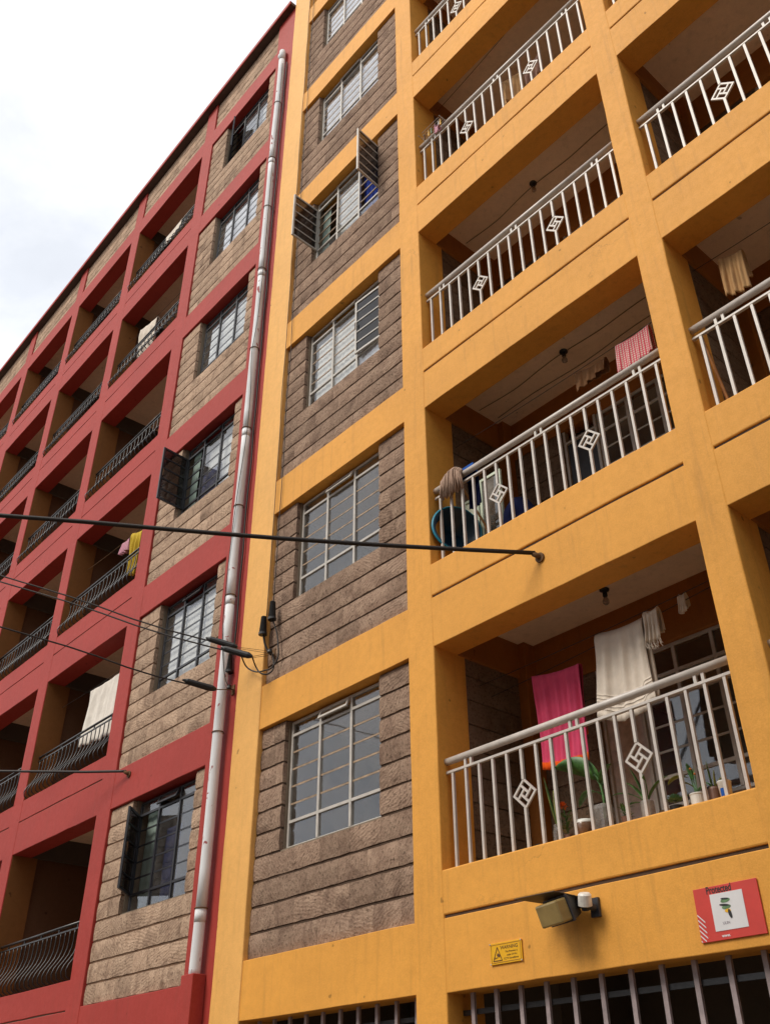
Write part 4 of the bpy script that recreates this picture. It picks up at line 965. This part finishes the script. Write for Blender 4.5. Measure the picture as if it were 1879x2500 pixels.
P3 = MB().lathe([(.045, 0), (.062, .02), (.078, .07), (.076, .105), (.066, .125)], (1.625, .21, .001), 26).build('bowl', plain('brown_glazed_bowl', (.17, .09, .05), .25, 0, .6, 9, .5), smooth=True); tag(P3, 'round brown glazed bowl between the marigold and square bottle', 'bowl')
MB().lathe([(.074, .098), (.076, .108), (.068, .130), (.055, .126)], (1.625, .21, .001), 26).build('rim', M_whitepot, P3, smooth=True)
tag(MB().box(1.505, 1.565, .10, .16, .001, .028).build('white_tile', M_whitepot, bevel=.003), 'small white tile lying at the foot of the round brown bowl', 'tile')
P4 = pot('potted_banana_plant', 'broad-leaved plant arching out of a square cut plastic bottle', 1.80, .21, [(.060, 0), (.066, .01), (.066, .17), (.058, .20)], M_clear, 5)
MB().lathe([(.056, .0), (.058, .09)], (1.80, .21, .004), 16, 5).build('soil', M_soil, P4)
MB().tube(spline([(1.81, .21, .08), (1.82, .21, .25), (1.80, .21, .38), (1.77, .20, .43)]), [.010] * 19, 7).build('stem', M_leaf, P4, smooth=True)
leaves(P4, M_leaf, [((1.80, .205, .40), (-.70, -.12, .75), .40, .080, 1.05, 12, .20, 1.0), ((1.81, .20, .36), (.55, -.1, .75), .18, .032, .9, 8), ((1.80, .215, .28), (-.8, .1, .65), .27, .040, 2.0, 10), ((1.81, .22, .34), (-.35, .4, .8), .26, .035, 1.2, 8)])
P5 = pot('potted_herb', 'small bushy herb in a brown cup right of the square bottle', 2.00, .20, [(.028, 0), (.038, .07), (.040, .075)], M_brnpot)
for k in range(26):
    mb = MB(); th = rr.uniform(0, 6.28); leaf(mb, (2.0 + rr.uniform(-.03, .03), .20, .06 + rr.uniform(0, .08)), (math.cos(th), math.sin(th) * .6, rr.uniform(.2, 1.2)), rr.uniform(.05, .09), .007, .8, 4); mb.build('leaf', M_leaf, P5)
P6 = pot('potted_strap_leaf_plant', 'dark strap-leaved plant in a clear jar below the right diamond ornament', 2.17, .22, [(.046, 0), (.048, .01), (.048, .14), (.042, .15)], M_clear)
leaves(P6, M_leaf, [((2.17, .22, .13), (-.75, -.1, .8), .30, .020, 1.1, 9), ((2.17, .22, .13), (-.30, 0, 1), .30, .017, .4, 9), ((2.17, .22, .13), (.45, 0, .8), .26, .017, 1.3, 9), ((2.17, .22, .13), (-.55, .2, .9), .33, .018, .8, 9), ((2.17, .22, .13), (.2, -.3, .9), .22, .016, 1.2, 8), ((2.17, .22, .13), (-.95, .1, .45), .24, .018, .9, 8)])
P7 = pot('potted_succulent', 'pale green rosette succulent in a dark pot', 2.415, .18, [(.034, 0), (.042, .05), (.044, .055)], M_black)
for k in range(70):
    th = k * 2.399; el = 1.35 * (1 - k / 70); mb = MB(); d = Vector((math.cos(th) * math.cos(el), math.sin(th) * math.cos(el), math.sin(el)))
    leaf(mb, Vector((2.415, .18, .085)) + Vector((d.x, d.y, d.z * .6)) * .018, d, .042, .009, -.2, 3, .5); mb.build('leaf', M_succ, P7)
P8 = pot('potted_leafy_plant', 'plant with yellowing broad leaves and tiny orange blooms in white tub', 2.578, .20, [(.048, 0), (.052, .09), (.055, .09), (.055, .10)], M_whitepot)
MB().lathe([(.046, .08), (.046, .094)], (2.578, .20, .001), 16).build('soil', M_soil, P8)
leaves(P8, M_leafY, [((2.53, .20, .22), (-.8, -.15, .35), .16, .034, 1.3, 8), ((2.56, .20, .15), (-.5, -.1, .5), .11, .024, 1.0, 7)])
leaves(P8, M_leaf, [((2.56, .20, .20), (-.2, .1, 1), .13, .022, .6, 7), ((2.57, .2, .10), (.6, -.1, .5), .12, .014, 1.0, 7), ((2.56, .2, .10), (-.7, -.1, .1), .14, .010, .6, 7), ((2.57, .2, .18), (.1, .1, 1), .10, .016, .5, 6)])
for a_, b_ in (((2.57, .20, .09), (2.545, .20, .24)), ((2.575, .20, .09), (2.560, .20, .265)), ((2.58, .2, .09), (2.585, .2, .225))):
    MB().tube([a_, b_], .0035, 5).build('stem', M_leaf, P8)
for c_ in ((2.560, .198, .272), (2.586, .198, .232)): MB().lathe([(.004, -.008), (.010, 0), (.004, .008)], c_, 8).build('bloom', plain('orange_bloom', (.55, .16, .02), .6), P8)
P9 = pot('potted_snake_plant', 'short snake plant in a brown glass jar near the right edge', 2.70, .21, [(.040, 0), (.042, .01), (.042, .10), (.036, .115)], M_brnpot)
leaves(P9, M_leafY, [((2.69, .21, .10), (-.06, 0, 1), .20, .012, .02, 7, .1), ((2.71, .21, .10), (.10, 0, 1), .13, .012, .1, 7, .1), ((2.705, .21, .10), (.5, .1, .8), .13, .014, .8, 7, .1)])
leaves(P9, M_leaf, [((2.692, .207, .10), (-.055, 0, 1), .18, .006, .02, 7, .1), ((2.70, .21, .10), (-.5, .1, .8), .12, .014, .9, 7)])
P10 = MB().lathe([(.036, 0), (.044, .12), (.047, .125), (.045, .13)], (2.79, .19, .001), 20).build('white_tub', M_whitepot, smooth=True); tag(P10, 'white plastic tub with a blue label at the right end of the parapet', 'tub')
MB().grid(lambda u, v: (2.79 + .0425 * math.cos(-1.9 + .7 * u), .19 + .0425 * math.sin(-1.9 + .7 * u), .03 + .05 * v), 6, 1).build('label_patch', M_blue, P10, solid=.001)
for x, lb, w_ in ((1.045, 'dark sandal left on the lowest parapet at the railing foot', .055), (1.235, 'larger dark sandal on the lowest parapet below left diamond ornament', .085)):
    s_ = MB(); s_.lathe([(w_, 0), (w_ * 1.05, .012), (w_ * .8, .030), (w_ * .3, .044), (.004, .046)], (0, 0, 0), 18); s_.v = [(x + vx, .16 + vy * .5, .001 + vz * (1.1 - .4 * vx / w_)) for vx, vy, vz in s_.v]
    tag(s_.build('sandal', M_black, smooth=True), lb, 'sandal')

# red balconies
drape('white_sheet', 'large white sheet hanging on the second-lowest red balcony', 'sheet', -7.85, -6.75, .32, 4.24, 4.24, .95, .3, M_sheet, 51, .025, cut=lambda u: 1 + .1 * u)
line('clothes line holding the white sheet on the red building', (-8.9, .32, 4.26), (-6.19, .32, 4.26), .02)
drape('yellow_towel', 'yellow towel hanging on the third red balcony beside the column', 'towel', -7.18, -6.80, .30, 6.86, 6.74, .82, .4, M_yelc, 52, .035, -.15)
drape('pink_cloth', 'pale pink cloth beside the yellow towel on the red building', 'cloth', -7.46, -7.22, .30, 6.80, 6.80, .26, .2, M_pk2, 53, .03)
line('clothes line holding the yellow towel on the red building', (-8.9, .30, 6.90), (-6.19, .30, 6.88), .05, .005, M_hook)
drape('cream_cloth', 'long cream cloth hanging behind the fifth red balcony railing', 'cloth', -8.25, -7.55, .24, 12.38, 12.22, .80, .3, M_cream, 54, .03)
line('clothes line holding the long cream cloth on the red building', (-8.9, .24, 12.45), (-6.19, .24, 12.25), .03)
drape('cream_cloth', 'cream cloth folded over the top red balcony railing', 'cloth', -7.58, -6.93, .115, 14.565, 14.565, .22, .2, M_cream, 55, .012, 0, cut=lambda u: 1.25 - .5 * u, gap=.03)

# the plants stand close behind the railing foot
for o in list(COL.objects):
    if o.parent is None and (o.get('group') == 'plants on the lowest parapet' or o.name.split('.')[0] in ('bowl', 'white_tub')):
        o.location.x += .034; o.location.y -= .042
